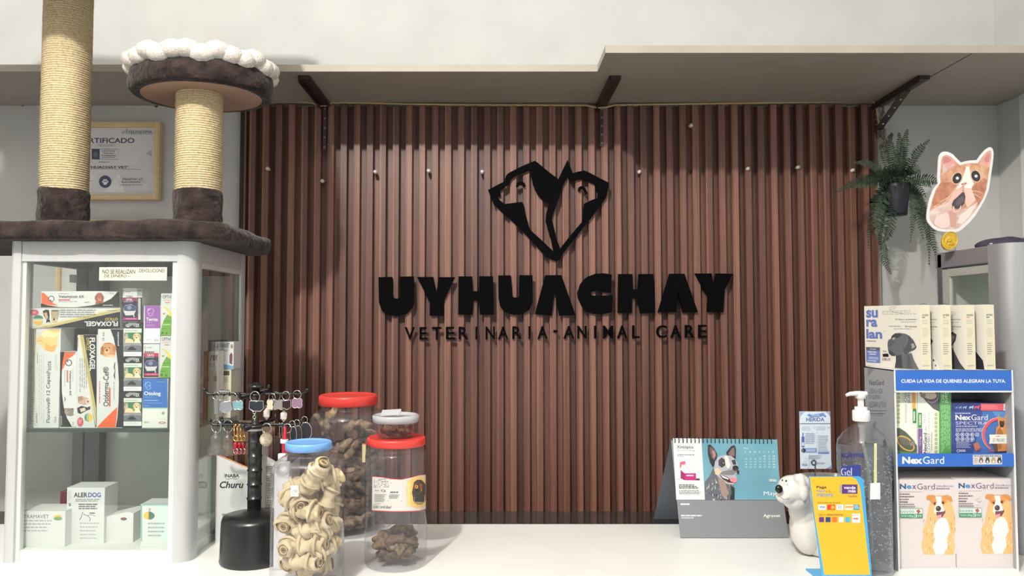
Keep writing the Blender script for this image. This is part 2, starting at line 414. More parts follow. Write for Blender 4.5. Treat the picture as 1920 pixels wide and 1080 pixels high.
for px, py in ((470,190),(505,190.5),(560,191),(585,193),(600,198.5),(612,197.5),(622,193),(640,192),(760,195),(870,196.5),(1000,197),(1100,197.5),(1120,202),(1138,201),(1152,197),(1250,195.5),(1400,193.5),(1550,191),(1636,190),(1643,196),(1645,215),(1648,240)):
    pts.append(at(px, py, YS-.007))
mb = MB(); mb.tube(pts, .0028, mat((178,160,118), .6), 8); mb.build('cable', label='yellowish thin cable running along the joint of shelf and slatted panel', cat='cable')
mb = MB(); rnd = random.Random(4)
for j in range(6):
    x0 = rnd.uniform(1648,1662); P = []
    for i in range(9): P.append(at(x0+rnd.uniform(-5,6)+i*.9, 200+i*11, YS-.006-rnd.uniform(0,.012)))
    mb.tube(P, rnd.uniform(.0015,.0028), mat((112,104,94) if j % 2 else (150,142,128), .8), 6)
for i in range(12): mb.ball(at(rnd.uniform(1646,1672), rnd.uniform(235,280), YS-.012), (.006,.003,.008), mat((98,92,80), .9), 1)
mb.build('dry_vine', label='tangle of dry grey vine hanging under the shelf above the fern', cat='dried plant')

# ================================================================ steel stand-off screws on the slats
order = ['leftmost', 'second from the left and lowest', 'third from the left', 'fourth from the left', 'fifth from the left, just left of the emblem', 'first to the right of the emblem', None, 'second of the low row right of the emblem', 'last but one at the right', 'rightmost, beside the fern']
scr = [(503,317,'leftmost steel stand-off screw, in the shade beside the cat tree'),(605,340,'steel stand-off screw lowest of all, straight below the left shelf bracket'),(704,323,'steel stand-off screw above the first letter of the black sign'),(804,321,'steel stand-off screw midway between the first sign letter and the emblem'),(904,323,'steel stand-off screw just left of the black emblem'),(1198,323,'steel stand-off screw just right of the black emblem'),(1295,236,'steel stand-off screw highest of all, in the shelf shadow'),(1401,317,'dim steel stand-off screw half in shadow, two places right of the emblem'),(1495,314,'steel stand-off screw third place right of the emblem, over the leaflet'),(1597,320,'rightmost steel stand-off screw, partly behind the fern tips')]
for px, py, lb in scr:
    mb = MB(); c = at(px, py, YS+.001); q = Matrix.Rotation(PI/2, 4, 'X')
    b = bmesh.new(); bmesh.ops.create_cone(b, cap_ends=True, segments=18, radius1=.0055, radius2=.0055, depth=.022); bmesh.ops.bevel(b, geom=[e for e in b.edges if abs(e.verts[0].co.z-e.verts[1].co.z)<1e-5], offset=.0012, segments=2, affect='EDGES')
    mb.bm(b, mat((214,210,202), .4, .15), Matrix.Translation(c) @ q, True); mb.build('standoff_screw', label=lb, cat='screw', group='steel stand-off screws on the slatted panel')
mb = MB(); c = at(1295, 323, YS+.012); mb.lathe([(.0028,0),(.0028,.003)], c, mat((20,14,12), .9)); mb.ball(c, .003, mat((20,14,12), .9), 1); mb.build('plug_hole', label='small dark plugged screw hole in the slats right of the emblem', cat='screw')

# ================================================================ the black sign
SGN = YS - .012
def sgn(L, z): return [at(z[0]+x/z[2], z[1]+y/z[2], SGN) for x, y in L]
ZE = (900, 290, 5.142)
outer = [(78,340),(160,295),(235,258),(250,205),(270,180),(400,112),(530,58),(548,70),(650,155),(755,235),(800,140),(845,48),(868,110),(895,178),(940,164),(1000,153),(1030,160),(1130,212),(1240,270),(1243,295),(1218,410),(1190,450),(1065,620),(930,790),(800,955),(768,1010),(745,1025),(700,1010),(640,985),(500,830),(370,690),(240,575),(130,470),(105,400)]
h1 = [(498,140),(495,200),(510,280),(530,335),(560,390),(600,428),(640,450),(672,460),(640,560),(633,640),(662,745),(690,840),(710,935),(600,830),(480,720),(440,580),(425,490),(408,455),(320,465),(245,475),(210,455),(175,425),(178,404),(204,392),(190,352),(240,310),(285,280),(300,235),(340,205),(420,172)]
h2 = [(848,205),(820,262),(798,300),(770,390),(740,480),(712,550),(692,622),(720,735),(745,840),(765,878),(772,905),(830,832),(920,722),(990,640),(1000,550),(1005,472),(1070,440),(1135,415),(1138,372),(1122,345),(1128,300),(1125,290),(1060,262),(1000,232),(935,238),(890,258),(866,243)]
t = thing('wall_emblem', 'black cut-out emblem of two animal heads in a diamond shape on the slats', 'emblem', at(1028, 490, YS))
mb = MB(); mb.prism([sgn(outer, ZE), sgn(h1, ZE), sgn(h2, ZE)], (0,.009,0), BLACKLETTER); mb.build('head_outline', t)
e1 = [(348,300),(352,275),(375,262),(405,260),(430,272),(440,300),(430,312),(412,300),(400,290),(380,292),(366,308),(352,312)]
e2 = [(945,340),(952,315),(975,302),(1000,305),(1015,322),(1028,350),(1040,372),(1030,382),(1012,368),(1000,345),(990,325),(975,325),(962,350),(950,352)]
for L in (e1, e2): mb = MB(); mb.prism([sgn(L, ZE)], (0,.009,0), BLACKLETTER); mb.build('eye', t)
ZA, ZB = (700,505,5.486), (1040,505,5.486)
LET = [(ZA,[(52,80),(192,78),(200,110),(200,280),(214,300),(258,300),(274,285),(275,75),(415,72),(420,330),(400,395),(340,458),(235,482),(140,465),(85,420),(57,340)]),
 (ZA,[(448,78),(615,78),(648,235),(672,80),(840,80),(715,345),(725,478),(578,478),(582,330)]),
 (ZA,[(875,72),(1015,72),(1025,225),(1088,225),(1090,70),(1232,72),(1240,465),(1095,468),(1090,318),(1028,318),(1020,468),(872,463)]),
 (ZA,[(1285,62),(1415,62),(1432,280),(1450,290),(1485,290),(1498,275),(1502,60),(1638,60),(1640,340),(1605,418),(1530,460),(1450,470),(1360,442),(1305,378),(1288,300)]),
 ((0,0,1),[(1022.6,516),(1052.8,516),(1079,591),(1049,592),(1040,547),(1034.5,592),(1003,589)]),
 (ZB,[(588,52),(500,40),(420,44),(330,80),(265,150),(235,240),(242,300),(280,378),(330,435),(400,458),(500,460),(590,442),(600,262),(520,268),(440,272),(382,268),(374,250),(385,226),(440,222),(520,236),(580,240)]),
 (ZB,[(655,48),(800,48),(806,203),(855,205),(868,48),(1015,48),(1030,450),(880,455),(858,300),(798,298),(795,450),(652,448)]),
 (ZB,[(1185,45),(1335,45),(1475,440),(1320,445),(1270,215),(1255,440),(1065,440)]),
 (ZB,[(1445,42),(1615,42),(1642,170),(1665,42),(1840,45),(1750,210),(1735,440),(1570,440),(1580,280)])]
t = thing('name_sign', 'large black block letters spelling the clinic name on the slatted panel', 'sign', at(1040, 595, YS))
for z, L in LET: mb = MB(); mb.prism([sgn(L, z)], (0,.0105,0), BLACKLETTER); mb.build('letter', t)
t = thing('tagline_sign', 'row of small thin black letters below the large clinic name', 'sign', at(1040, 640, YS))
SM = [('V',758.7,777.5),('E',786.6,800),('T',810,827.6),('E',836,851.7),('R',860,877.7),('I',891.5,895),('N',910.5,928),('A',934,953),('R',960.7,978),('I',991.2,995),('A',1008,1027),('-',1038,1046),('A',1057,1077),('N',1083,1100),('I',1114.5,1118.3),('M',1131,1150),('A',1157.6,1176.7),('L',1186,1199.5),('C',1231,1250.5),('A',1258,1277),('R',1285,1302.5),('E',1310,1325)]
YT = YS - .009
for ch, x0, x1 in SM:
    f = (x0-758)/(1325-758); y0, y1 = 613.5-4.5*f, 637-4*f
    if ch == '-': y0, y1 = 619, 623
    vs, fs = text_geo(ch, 0.012)
    fr = [at(x0+(x1-x0)*u, y1-(y1-y0)*v, YT) for u, v in vs]; d = Vector((0,.0085,0)); n = len(fr); mb = MB()
    ed = {}
    for q in fs:
        for i in range(len(q)): k = tuple(sorted((q[i], q[(i+1) % len(q)]))); ed[k] = ed.get(k, 0)+1
    mb.add(fr+[p+d for p in fr], [tuple(q) for q in fs]+[tuple(i+n for i in reversed(q)) for q in fs]+[(a,b,b+n,a+n) for (a,b), c in ed.items() if c == 1], BLACKLETTER); mb.build('letter', t)

# ================================================================ left wall: certificate and screws
ZF = (140, 210, 6.0); YF = YW - .022
def frame_box(x0, y0, x1, y1, w, Y, m, mb):
    X0, X1, Z1, Z0 = xof(x0, (y0+y1)/2, Y), xof(x1, (y0+y1)/2, Y), zof(y0, Y), zof(y1, Y)
    for a, b in (((X0,Z0),(X0+w,Z1)),((X1-w,Z0),(X1,Z1)),((X0+w,Z0),(X1-w,Z0+w)),((X0+w,Z1-w),(X1-w,Z1))):
        mb.box((a[0],Y,a[1]),(b[0],YW-.001,b[1]), m, .0015)
        mb.box((a[0]+.004,Y-.002,a[1]+.004),(b[0]-.004,Y+.002,b[1]-.004), m, .001) if b[0]-a[0] > .009 and b[1]-a[1] > .009 else None
t = thing('framed_certificate', 'certificate with a blue paw seal in a pale pine frame behind the cat tree', 'certificate', at(225, 376, YW))
mb = MB(); frame_box(88, 228, 298, 374, .016, YF, PINE, mb); mb.build('frame', t)
mb = MB(); Yp = YF+.012; mb.box((xof(92,300,Yp),Yp,zof(370,Yp)),(xof(294,300,Yp),Yp+.003,zof(232,Yp)), mat((214,212,216), .5)); d = Draw(mb, front(Yp), ZF)
d.poly([(-200,480),(0,560),(250,740),(120,905),(-240,905)], (222,222,226)); d.poly([(480,690),(700,560),(870,430),(870,905),(420,905)], (208,206,212)); d.poly([(800,465),(870,425),(870,500)], (176,176,182)); d.poly([(320,905),(500,690),(560,905)], (228,226,230))
NAVY = (44,52,84)
d.text('CERTIFICADO', 40, 292, 672, 350, NAVY, bold=.02); d.text('DE LOGRO', 262, 362, 455, 388, (112,112,120))
d.rect(193,416,282,530,(52,66,84)); d.ell(236,480,26,34,(86,98,112)); d.line([(193,416),(492,418),(490,535),(193,531),(193,416)], 4, (70,70,76))
d.text('Cat Friendly', 306, 428, 458, 450, (50,54,60), bold=.02); d.text('Veterinary', 318, 455, 446, 475, (50,54,60), bold=.02); d.text('Professional', 306, 478, 462, 498, (50,54,60), bold=.02); d.small(306,508,465,522,1,(90,90,96))
d.small(272,560,425,576,1,(90,90,96)); d.text("UYHUACHAY VET'", 106, 606, 600, 636, (40,40,40), bold=.03); d.line([(-60,640),(740,645)], 4, (120,118,116)); d.line([(0,776),(205,778)], 4, (120,118,116))
d.ell(344,784,70,70,(58,68,92), k=36); d.ell(344,802,22,18,(235,235,240)); 
for x, y in ((318,784),(334,766),(355,766),(371,784)): d.ell(x,y,9,12,(235,235,240), k=10)
d.text('Heather O.', 535, 735, 770, 768, (60,60,66), shear=.4); d.line([(484,780),(800,784)], 3, (120,118,116)); d.small(528,788,768,803,1,(80,80,86)); d.small(508,818,790,831,1,(80,80,86))
d.text('FELINEVMA', 610, 208, 872, 243, (62,62,66)); d.line([(612,250),(872,250)], 2.5, (120,120,120)); d.line([(540,250),(545,225),(560,215),(572,235),(585,200),(598,190),(590,235),(600,250)], 5, (110,110,112))
mb.build('certificate_paper', t)
mb = MB(); frame_box(104, 412, 278, 560, .014, YF, PINE, mb); mb.box((xof(108,480,Yp),Yp,zof(556,Yp)),(xof(274,480,Yp),Yp+.003,zof(416,Yp)), mat((214,212,210), .5)); mb.build('picture_frame', label='second pale pine frame whose top edge just shows over the cat tree platform', cat='picture frame')
for px, py, lb in ((43,196,'small dark wall screw at the far upper left under the shelf'),(293,198,'small dark wall screw above the framed certificate')):
    mb = MB(); mb.ball(at(px, py, YW), (.006,.003,.006), mat((40,36,32), .6)); mb.ball(at(px, py, YW-.002), (.0022,.003,.0022), mat((140,136,130), .4), 1); mb.build('wall_screw', label=lb, cat='screw', group='wall screws left of the panelling')
# ================================================================ left glass cabinet
YC, YCB = 1.50, 1.82
CXL, CXR = xof(11, 700, YC), xof(375, 700, YC+.04)
ZT = zof(452, YC)
t = thing('display_cabinet', 'glass display cabinet with silver frame full of medicine boxes, under the cat tree', 'cabinet', ((CXL+CXR)/2, 1.64, ZC)); CABL = t
def post(x, y, w, dd, m, cx, cy, r=.028, z0=ZC, z1=ZT):
    """upright whose corner towards (cx, cy) is rounded"""
    X0, X1, Y0, Y1 = x, x+w, y, y+dd; rx = min(r, w*.95); ry = min(r, dd*.95); L = []
    cs = [(X0,Y0,-1,-1),(X1,Y0,1,-1),(X1,Y1,1,1),(X0,Y1,-1,1)]
    for i, (px, py, sx, sy) in enumerate(cs):
        if (sx, sy) == (cx, cy):
            a0 = {(-1,-1):180,(1,-1):270,(1,1):0,(-1,1):90}[(sx,sy)]
            for k in range(31): a = math.radians(a0+3*k); L.append((px-sx*rx+rx*math.cos(a), py-sy*ry+ry*math.sin(a), z0))
        else: L.append((px,py,z0))
    e = MB(); e.prism([L], (0,0,z1-z0), m)
    for i in range(len(e.f)): e.s[i] = False
    return e
def wpx(px, Y, py=700): return xof(px, py, Y)
post(CXR-.034, YC, .034, .042, ALU, 1, -1, .031).build('corner_post', t)
post(CXL, YC, .024, .042, ALU, -1, -1, .012).build('corner_post', t)
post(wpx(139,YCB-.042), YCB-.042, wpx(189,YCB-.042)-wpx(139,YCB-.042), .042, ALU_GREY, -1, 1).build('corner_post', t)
post(CXR-.030, YCB-.030, .030, .030, ALU, 1, 1, .01).build('corner_post', t)
XBL = wpx(139, YCB-.042)
ZH = zof(490, YC)
mb = MB(); mb.box((CXL+.024, YC+.002, ZH), (CXR-.034, YC+.022, ZT), ALU, .001); mb.build('header_rail', t)
mb = MB(); mb.box((CXR-.020, YC+.042, ZH), (CXR-.001, YCB-.030, ZT), ALU, .001); mb.build('header_rail', t)
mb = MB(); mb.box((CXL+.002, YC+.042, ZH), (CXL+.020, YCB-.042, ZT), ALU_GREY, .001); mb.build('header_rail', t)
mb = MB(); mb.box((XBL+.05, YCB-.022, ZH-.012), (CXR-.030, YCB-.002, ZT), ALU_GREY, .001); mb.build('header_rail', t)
mb = MB(); mb.box((CXL+.02, YC+.022, ZT-.008), (CXR-.02, YCB-.022, ZT-.001), BOARD); mb.build('top_panel', t)
mb = MB(); mb.box((CXL+.01, YC+.01, ZC), (CXR-.01, YCB-.005, ZC+.022), BOARD); mb.build('floor_panel', t)
mb = MB(); mb.box((XBL+.052, YCB-.010, ZC+.022), (CXR-.031, YCB-.004, ZH-.012), BOARD); mb.build('back_panel', t)
SIDE = mat((222,224,220), .35, .3)
mb = MB(); x0 = CXL+.024; w = .008
mb.box((x0, YC+.006, ZC), (x0+w, YC+.020, ZH), SIDE, .001); mb.box((CXR-.046, YC+.006, ZC), (CXR-.034, YC+.020, ZH), SIDE, .001); mb.build('front_frame', t)
mb = MB(); X = CXR-.010
mb.box((X-.006, YC+.042, ZH-.010), (X+.008, YCB-.030, ZH), SIDE, .001); mb.box((X-.006, YCB-.036, ZC), (X+.008, YCB-.030, ZH-.01), SIDE, .001); mb.build('side_frame', t)
mb = MB(); mb.box((CXL+.032, YC+.011, ZC+.02), (CXR-.046, YC+.015, ZH), GLASS); mb.build('glass_pane', t)
mb = MB(); mb.box((CXR-.008, YC+.042, ZC+.02), (CXR-.004, YCB-.036, ZH-.010), GLASSM); mb.build('glass_pane', t)
mb = MB(); mb.box((CXL+.006, YC+.042, ZC+.02), (CXL+.010, YCB-.042, ZH), GLASS); mb.build('glass_pane', t)
YB = 1.535                                            # the boxes' front panels
ZSHF = zof(802, YB)
mb = MB(); mb.box((CXL+.012, YC+.022, ZSHF-.006), (CXR-.012, YCB-.045, ZSHF), SHELFGLASS); mb.box((CXL+.012, YC+.0205, ZSHF-.007), (CXR-.012, YC+.0225, ZSHF+.0005), mat((60,72,70), .3)); mb.build('shelf', t)
mb = MB(); mb.box((XBL+.002, YCB-.075, ZH-.03), (XBL+.02, YCB-.05, ZH-.012), mat((170,172,168), .4)); mb.build('lock', t)

mb = MB(); Yn = YC+.0100; mb.box((xof(186,512,Yn), Yn, zof(526,Yn)), (xof(313,512,Yn), Yn+.0006, zof(501,Yn)), mat((214,209,190), .7)); d = Draw(mb, front(Yn), (20,490,3.272))
d.text('NO SE REALIZAN', 562, 50, 765, 76, (26,26,30), shear=.1, bold=.012); d.text('DEVOLUCIONES', 788, 46, 945, 68, (26,26,30), shear=.1, bold=.012); d.text('DE DINERO.--', 574, 80, 735, 98, (26,26,30), shear=.1, bold=.012)
mb.build('paper_note', label='handwritten cream paper note taped inside the top of the glass cabinet', cat='note')

# ---------------------------------------------------------------- boxes on its glass shelf
Z1 = (20, 490, 3.272); INK = (52,54,58); ORG_ = (222,102,62); BLK = (34,36,40)
def vetamycon_h(d):
    d.poly([(190,195),(202,192),(226,215),(246,228),(262,258),(292,271),(240,270),(190,262)], ORG_)
    d.poly([(186,258),(230,270),(300,280),(400,281),(500,270),(570,252),(615,230),(645,200),(655,186),(667,186),(667,282),(186,282)], BLK)
    d.ell(250,230,19,19,(70,74,80)); d.ell(250,230,14,14,(228,230,228)); d.ell(246,238,5,5,(70,74,80), k=10)
    d.small(295,197,370,204,1,(120,120,124)); d.text('Vetamycon 6X', 294, 207, 452, 230, INK, bold=.025); d.rect(294,233,365,241,(200,96,96)); d.small(294,245,440,254,1,(150,152,154)); d.line([(452,250),(462,254),(470,250),(484,252)], 3, INK)
    d.ell(545,212,22,20,(166,92,80)); d.ell(528,225,12,18,(150,80,70)); d.ell(562,225,11,17,(150,80,70)); d.ell(545,228,13,11,(190,118,104)); d.poly([(525,240),(568,240),(572,256),(518,262)], (158,86,74)); d.ell(545,222,4,3,(40,26,26), k=8)
    d.text('20 g', 606, 193, 628, 202, INK); d.text('petmedica', 568, 264, 628, 275, WHITE, bold=.02)
carton('medicine_carton', 'slim white and black carton with orange corner and poodle, lying topmost on the pile', 77, 546, 223, 577, YB, .04, vetamycon_h, Z1)
def floxagel_h(d):
    d.poly([(200,408),(672,308),(672,408)], (30,30,38)); d.poly([(160,408),(672,288),(672,305),(240,405)], (190,176,120)); d.poly([(120,402),(672,284),(672,290),(150,408)], (214,206,170))
    d.text('FLOXAGEL', 453, 368, 658, 398, WHITE, 180, bold=.03); d.text('OTICO', 580, 346, 658, 363, (206,186,84), 180, bold=.02)
    for i in range(14):
        a = i*PI/7; d.line([(146+12*math.cos(a),314+9*math.sin(a)),(146+27*math.cos(a),314+20*math.sin(a))], 5, (196,66,86))
    d.ell(146,314,20,14,(206,80,96)); d.small(132,308,160,322,3,(240,200,206))
    d.ell(170,352,31,22,(70,128,98), a0=180, a1=360); d.ell(170,362,31,28,(226,182,72), a0=0, a1=180); d.rect(140,352,200,366,(226,222,196)); d.text('Vetine', 144, 353, 196, 365, (90,120,80), 180)
    d.poly([(198,305),(215,296),(236,298),(240,330),(238,352),(222,360),(205,335)], (44,40,46)); d.poly([(205,318),(222,312),(232,345),(222,358),(212,340)], (196,164,130)); d.poly([(222,360),(240,356),(243,376),(232,370),(218,378)], (40,38,44))
    d.poly([(248,298),(300,298),(296,330),(284,362),(268,374),(254,366),(250,330)], (178,160,134)); d.ell(268,362,17,13,(206,186,164)); d.ell(268,356,6,8,(70,50,46), k=10); d.poly([(250,298),(298,298),(290,308),(258,308)], (110,98,84))
    d.small(305,296,535,350,4,(140,142,146), .4, w=(.06,.2)); d.small(590,300,665,306,1,(150,140,110))
carton('medicine_carton', 'long white carton lying upside down with black wedge and gold stripe, below the topmost', 55, 578, 225.5, 614.5, YB, .045, floxagel_h, Z1)
def flora_side(d):
    d.bars(76,492,116,596,(70,72,74), False, 22); d.bars(122,495,130,560,(150,150,150), False, 9, 5); d.small(80,628,142,1005,26,(168,170,172), .5, vert=False, w=(.08,.2))
carton('medicine_carton', 'white carton showing only a barcode and fine print, leftmost on the glass shelf', 43, 617, 64.2, 802, YB+.012, .05, flora_side, Z1, ZSHF)
def flora(d):
    d.rect(147,418,151,1010,(216,176,104))
    d.poly([(160,478),(182,450),(200,428),(226,418),(300,418),(300,456),(292,470),(288,518),(268,552),(250,556),(212,546),(190,522),(170,506),(162,490)], (240,200,136)); d.poly([(182,450),(205,428),(240,424),(262,440),(300,436),(300,456),(262,470),(228,462),(206,470)], (250,222,170)); d.poly([(212,500),(250,520),(282,512),(268,552),(250,556),(212,546)], (228,176,100)); d.poly([(226,418),(300,418),(300,426),(240,424)], (226,170,96)); d.line([(160,492),(185,484),(200,500)], 4, (214,160,96))
    d.text('Floraviva\u00ae 12 Cepas', 218, 692, 248, 990, INK, 90, bold=.012); d.text('Pasta', 221, 612, 248, 688, INK, 90); d.text('15mL', 266, 950, 280, 990, INK, 90)
    d.small(162,565,172,640,1,(140,142,144), vert=True); d.small(176,575,214,1000,3,(160,162,164), .16, True, w=(.02,.07)); d.small(272,570,290,680,2,(180,182,184), .4, True); d.text('petmedica', 154, 932, 166, 990, INK, 90)
carton('medicine_carton', 'tall white carton with an orange cat picture and text reading upwards', 65, 617, 112, 802, YB, .05, flora, Z1, ZSHF)
def greybox(d): d.rect(302,418,345,560,(150,152,154)); d.bars(308,440,326,485,(80,82,84), False, 9); d.bars(308,495,326,550,(80,82,84), False, 12, 8); d.rect(350,470,352,560,(200,200,200))
carton('medicine_carton', 'dark grey carton half hidden behind the short orange-cornered carton', 113, 616, 141, 802, YB+.05, .05, greybox, Z1, ZSHF, mat((96,98,100), .6))
def vetamycon_v(d):
    d.rect(304,556,402,1016,BLK); d.poly([(330,558),(402,558),(402,1014),(376,1014),(345,960),(325,890),(314,800),(313,700),(318,620)], WHITE)
    d.poly([(330,558),(400,558),(384,580),(350,600),(322,660),(314,668),(318,620)], ORG_); d.ell(356,622,21,21,(70,74,84)); d.ell(356,622,15,15,WHITE); d.ell(350,614,5,5,(70,74,80), k=10)
    d.text('Vetamycon 6X', 357, 668, 374, 826, INK, 270, bold=.025); d.rect(344,668,353,742,(198,110,104)); d.small(328,665,340,790,2,(160,162,164), .4, True); d.small(380,660,386,740,1,(170,170,172), vert=True)
    d.poly([(332,900),(380,902),(388,915),(384,935),(390,942),(372,950),(350,948),(330,930)], (140,128,116)); d.ell(345,922,14,16,(166,150,136)); d.ell(352,915,4,3,(50,44,40), k=8); d.poly([(372,902),(388,900),(384,914)], (90,80,74)); d.line([(330,830),(336,845),(332,860)], 4, INK); d.text('petmedica', 306, 950, 318, 1005, WHITE, 270)
    d.text('20 g', 378, 985, 388, 1004, INK, 270)
carton('medicine_carton', 'short narrow carton standing upright with orange corner, grey kitten and curved black edge', 113.5, 659.5, 143, 802, YB, .04, vetamycon_v, Z1, ZSHF)
def floxagel_v(d):
    d.poly([(425,452),(527,452),(527,1016),(518,1016)], (30,30,38)); d.poly([(420,452),(446,452),(524,900),(524,1016),(515,980)], (186,172,110)); d.poly([(416,452),(424,452),(522,985),(520,1005)], (216,208,172))
    d.text('FLOXAGEL', 484, 468, 518, 672, WHITE, 270, bold=.03); d.text('OTICO', 464, 468, 482, 545, (206,186,84), 270, bold=.02)
    d.small(424,595,475,830,4,(140,142,146), .35, True, w=(.06,.2)); d.small(412,470,420,545,1,(160,150,110), vert=True)
    d.poly([(412,830),(440,826),(476,840),(492,860),(484,876),(450,882),(414,872)], (196,168,148)); d.ell(474,860,15,16,(224,200,188)); d.ell(474,860,7,6,(120,80,76), k=10); d.poly([(412,830),(440,826),(446,850),(414,862)], (164,132,112))
    d.poly([(408,900),(435,886),(470,896),(490,888),(488,908),(470,914),(430,936),(412,930)], (62,52,50)); d.poly([(425,905),(455,896),(462,914),(432,926)], (214,196,182))
    d.ell(478,958,25,27,(80,134,98), a0=90, a1=270); d.ell(478,958,25,27,(226,190,84), a0=-90, a1=90); d.text('Vetine', 466, 932, 480, 990, (235,235,220), 270)
    for i in range(14):
        a = i*PI/7; d.line([(428+10*math.cos(a),985+14*math.sin(a)),(428+20*math.cos(a),985+30*math.sin(a))], 5, (196,56,66))
    d.ell(428,985,15,22,(206,70,80)); d.small(418,972,440,998,3,(240,200,206))
carton('medicine_carton', 'white carton standing upright with a slanting gold stripe and black wedge, two dog heads below', 143.5, 628, 181, 802, YB, .045, floxagel_v, Z1, ZSHF)
def otiderma(d):
    d.poly([(612,417),(692,417),(692,1018),(645,1018),(655,960),(662,860),(664,740),(658,640),(648,550),(632,470)], (38,40,44))
    d.ell(598,512,32,13,(176,112,66)); d.poly([(553,530),(570,508),(630,506),(648,530),(640,580),(600,588),(575,582),(560,575)], (206,150,100)); d.poly([(553,532),(566,515),(574,540),(566,575),(550,570)], (168,100,56)); d.poly([(630,510),(646,530),(640,560),(626,545)], (186,120,72)); d.ell(592,552,17,16,(224,178,134)); d.ell(590,545,7,6,(48,36,34), k=10); d.ell(580,530,3.5,3.5,(40,30,26), k=8); d.ell(606,530,3.5,3.5,(40,30,26), k=8); d.poly([(578,570),(640,575),(640,588),(600,588)], (226,188,150))
    d.text('Otiderma-Cef\u00ae', 567, 648, 602, 890, (34,36,40), 90, bold=.012); d.text('15 mL', 562, 432, 576, 486, INK, 90, bold=.01); d.rect(604,776,613,890,(206,84,76)); d.small(543,735,555,890,1,(206,110,106), vert=True); d.small(632,740,642,890,1,(160,160,164), vert=True); d.line([(640,620),(636,650),(642,670),(636,700),(640,722)], [4,7,3,8,4], (40,40,44))
    d.poly([(530,1018),(560,985),(600,945),(655,893),(652,940),(643,1018)], (228,98,48)); d.text('petmedica', 654, 432, 668, 518, WHITE, 90, bold=.02)
carton('medicine_carton', 'tall white carton with a puppy picture, black curved side and orange foot', 181.5, 617, 231, 802, YB, .05, otiderma, Z1, ZSHF)
carton('medicine_carton', 'thin blue carton edge squeezed beside the puppy carton', 227.6+4, 617, 234.5, 802, YB+.004, .05, None, Z1, ZSHF, mat((86,140,196), .5))
def drops(o):
    def f(d):
        d.z = (20, 490 + o/3.272, 3.272)
        d.rect(692,376,804,410,(38,40,42)); d.text('G', 706, 385, 722, 403, WHITE, bold=.03); d.text('EX', 768, 382, 790, 403, WHITE, bold=.03); d.poly([(722,378),(768,378),(760,408),(738,396),(722,408)], (150,152,154)); d.poly([(730,400),(748,390),(764,404),(764,410),(730,410)], (44,44,46))
        d.rect(694,412,804,437,(214,222,214)); d.small(702,424,796,430,1,(90,96,92))
        d.rect(695,439,803,502,(52,126,90)); d.rect(695,439,722,502,(150,140,118)); d.ell(708,462,11,15,(190,180,160)); d.ell(703,455,4,5,(96,84,70), k=8); d.poly([(700,502),(706,478),(725,472),(750,480),(756,502)], (232,206,164))
        d.ell(774,462,23,22,(232,204,156)); d.poly([(752,455),(762,444),(766,478),(754,480)], (214,176,122)); d.poly([(787,446),(799,456),(797,482),(786,474)], (214,176,122)); d.ell(775,472,11,12,(244,226,194)); d.ell(773,468,5,4,(36,30,28), k=8); d.poly([(754,502),(764,480),(790,480),(800,502)], (242,224,190)); d.ell(766,456,3,3,(40,30,26), k=8); d.ell(782,456,3,3,(40,30,26), k=8)
        d.rect(694,504,804,558,(112,116,120)); d.poly([(694,504),(804,504),(804,520),(750,512),(694,522)], (150,152,158)); d.poly([(718,540),(735,524),(750,522),(772,540),(772,545),(718,545)], (44,46,50)); d.rect(694,556,804,582,(236,238,236)); d.small(702,562,796,576,2,(176,178,180), .4)
    return f
GC = mat((48,52,54), .5)
for i, (yt, yb_, nm) in enumerate(((604, 668.5, 'top'), (669.5, 734.5, 'middle'), (735.5, 802, 'bottom'))):
    carton('drop_carton', 'small carton with kitten and golden dog picture, %s one of the stack of three' % nm, 231.5+3, yt, 266, yb_, YB, .035, drops((0, 213, 427)[i]), Z1, None if i < 2 else ZSHF, GC, group='stacked eye drop cartons')
def tobra(o=(0,0), side=True, a=('TOBRA','OFTAL'), band=(136,54,92), c2=(170,50,110)):
    def f(d):
        d.z = (20+o[0]/3.272, 490+o[1]/3.272, 3.272)
        d.rect(684,222,776,370,(44,42,66)); d.bars(690,178,696,212,(90,90,92), False, 8); d.line([(706,190),(716,184),(724,192),(736,184)], 3, INK)
        d.rect(686,222,776,244,band); 
        if a[0]: d.text(a[0], 706, 210, 750, 224, (60,44,54), bold=.02)
        else: d.small(690,211,770,222,1,(90,80,86), .9)
        d.text(a[1], 708, 228, 748, 242, WHITE, bold=.03); d.small(694,247,762,253,1,(190,190,204))
        d.poly([(690,285),(705,268),(740,262),(772,280),(768,300),(755,325),(735,332),(705,332),(692,310)], (150,152,158)); d.ell(732,288,40,20,(72,76,108)); d.ell(728,284,13,13,(130,136,176)); d.poly([(694,305),(768,305),(755,330),(706,332)], (206,208,206)); d.text('5', 752, 328, 762, 343, WHITE, bold=.02); d.rect(688,346,776,360,c2); d.small(705,350,772,356,1,(230,200,220))
    return f
def tobra_full(d):
    tobra()(d); d.rect(777,166,806,372,(40,40,46)); d.rect(778,168,806,222,(200,202,204)); d.bars(780,172,804,212,(50,50,54), True, 10); d.rect(783,228,797,358,(206,206,204)); d.small(785,234,796,352,2,(120,120,120), .4, True)
carton('drop_carton', 'small dark navy carton with an eye picture standing on top of the stack of three', 229.5, 540, 266, 603.5, YB, .035, tobra_full, Z1)
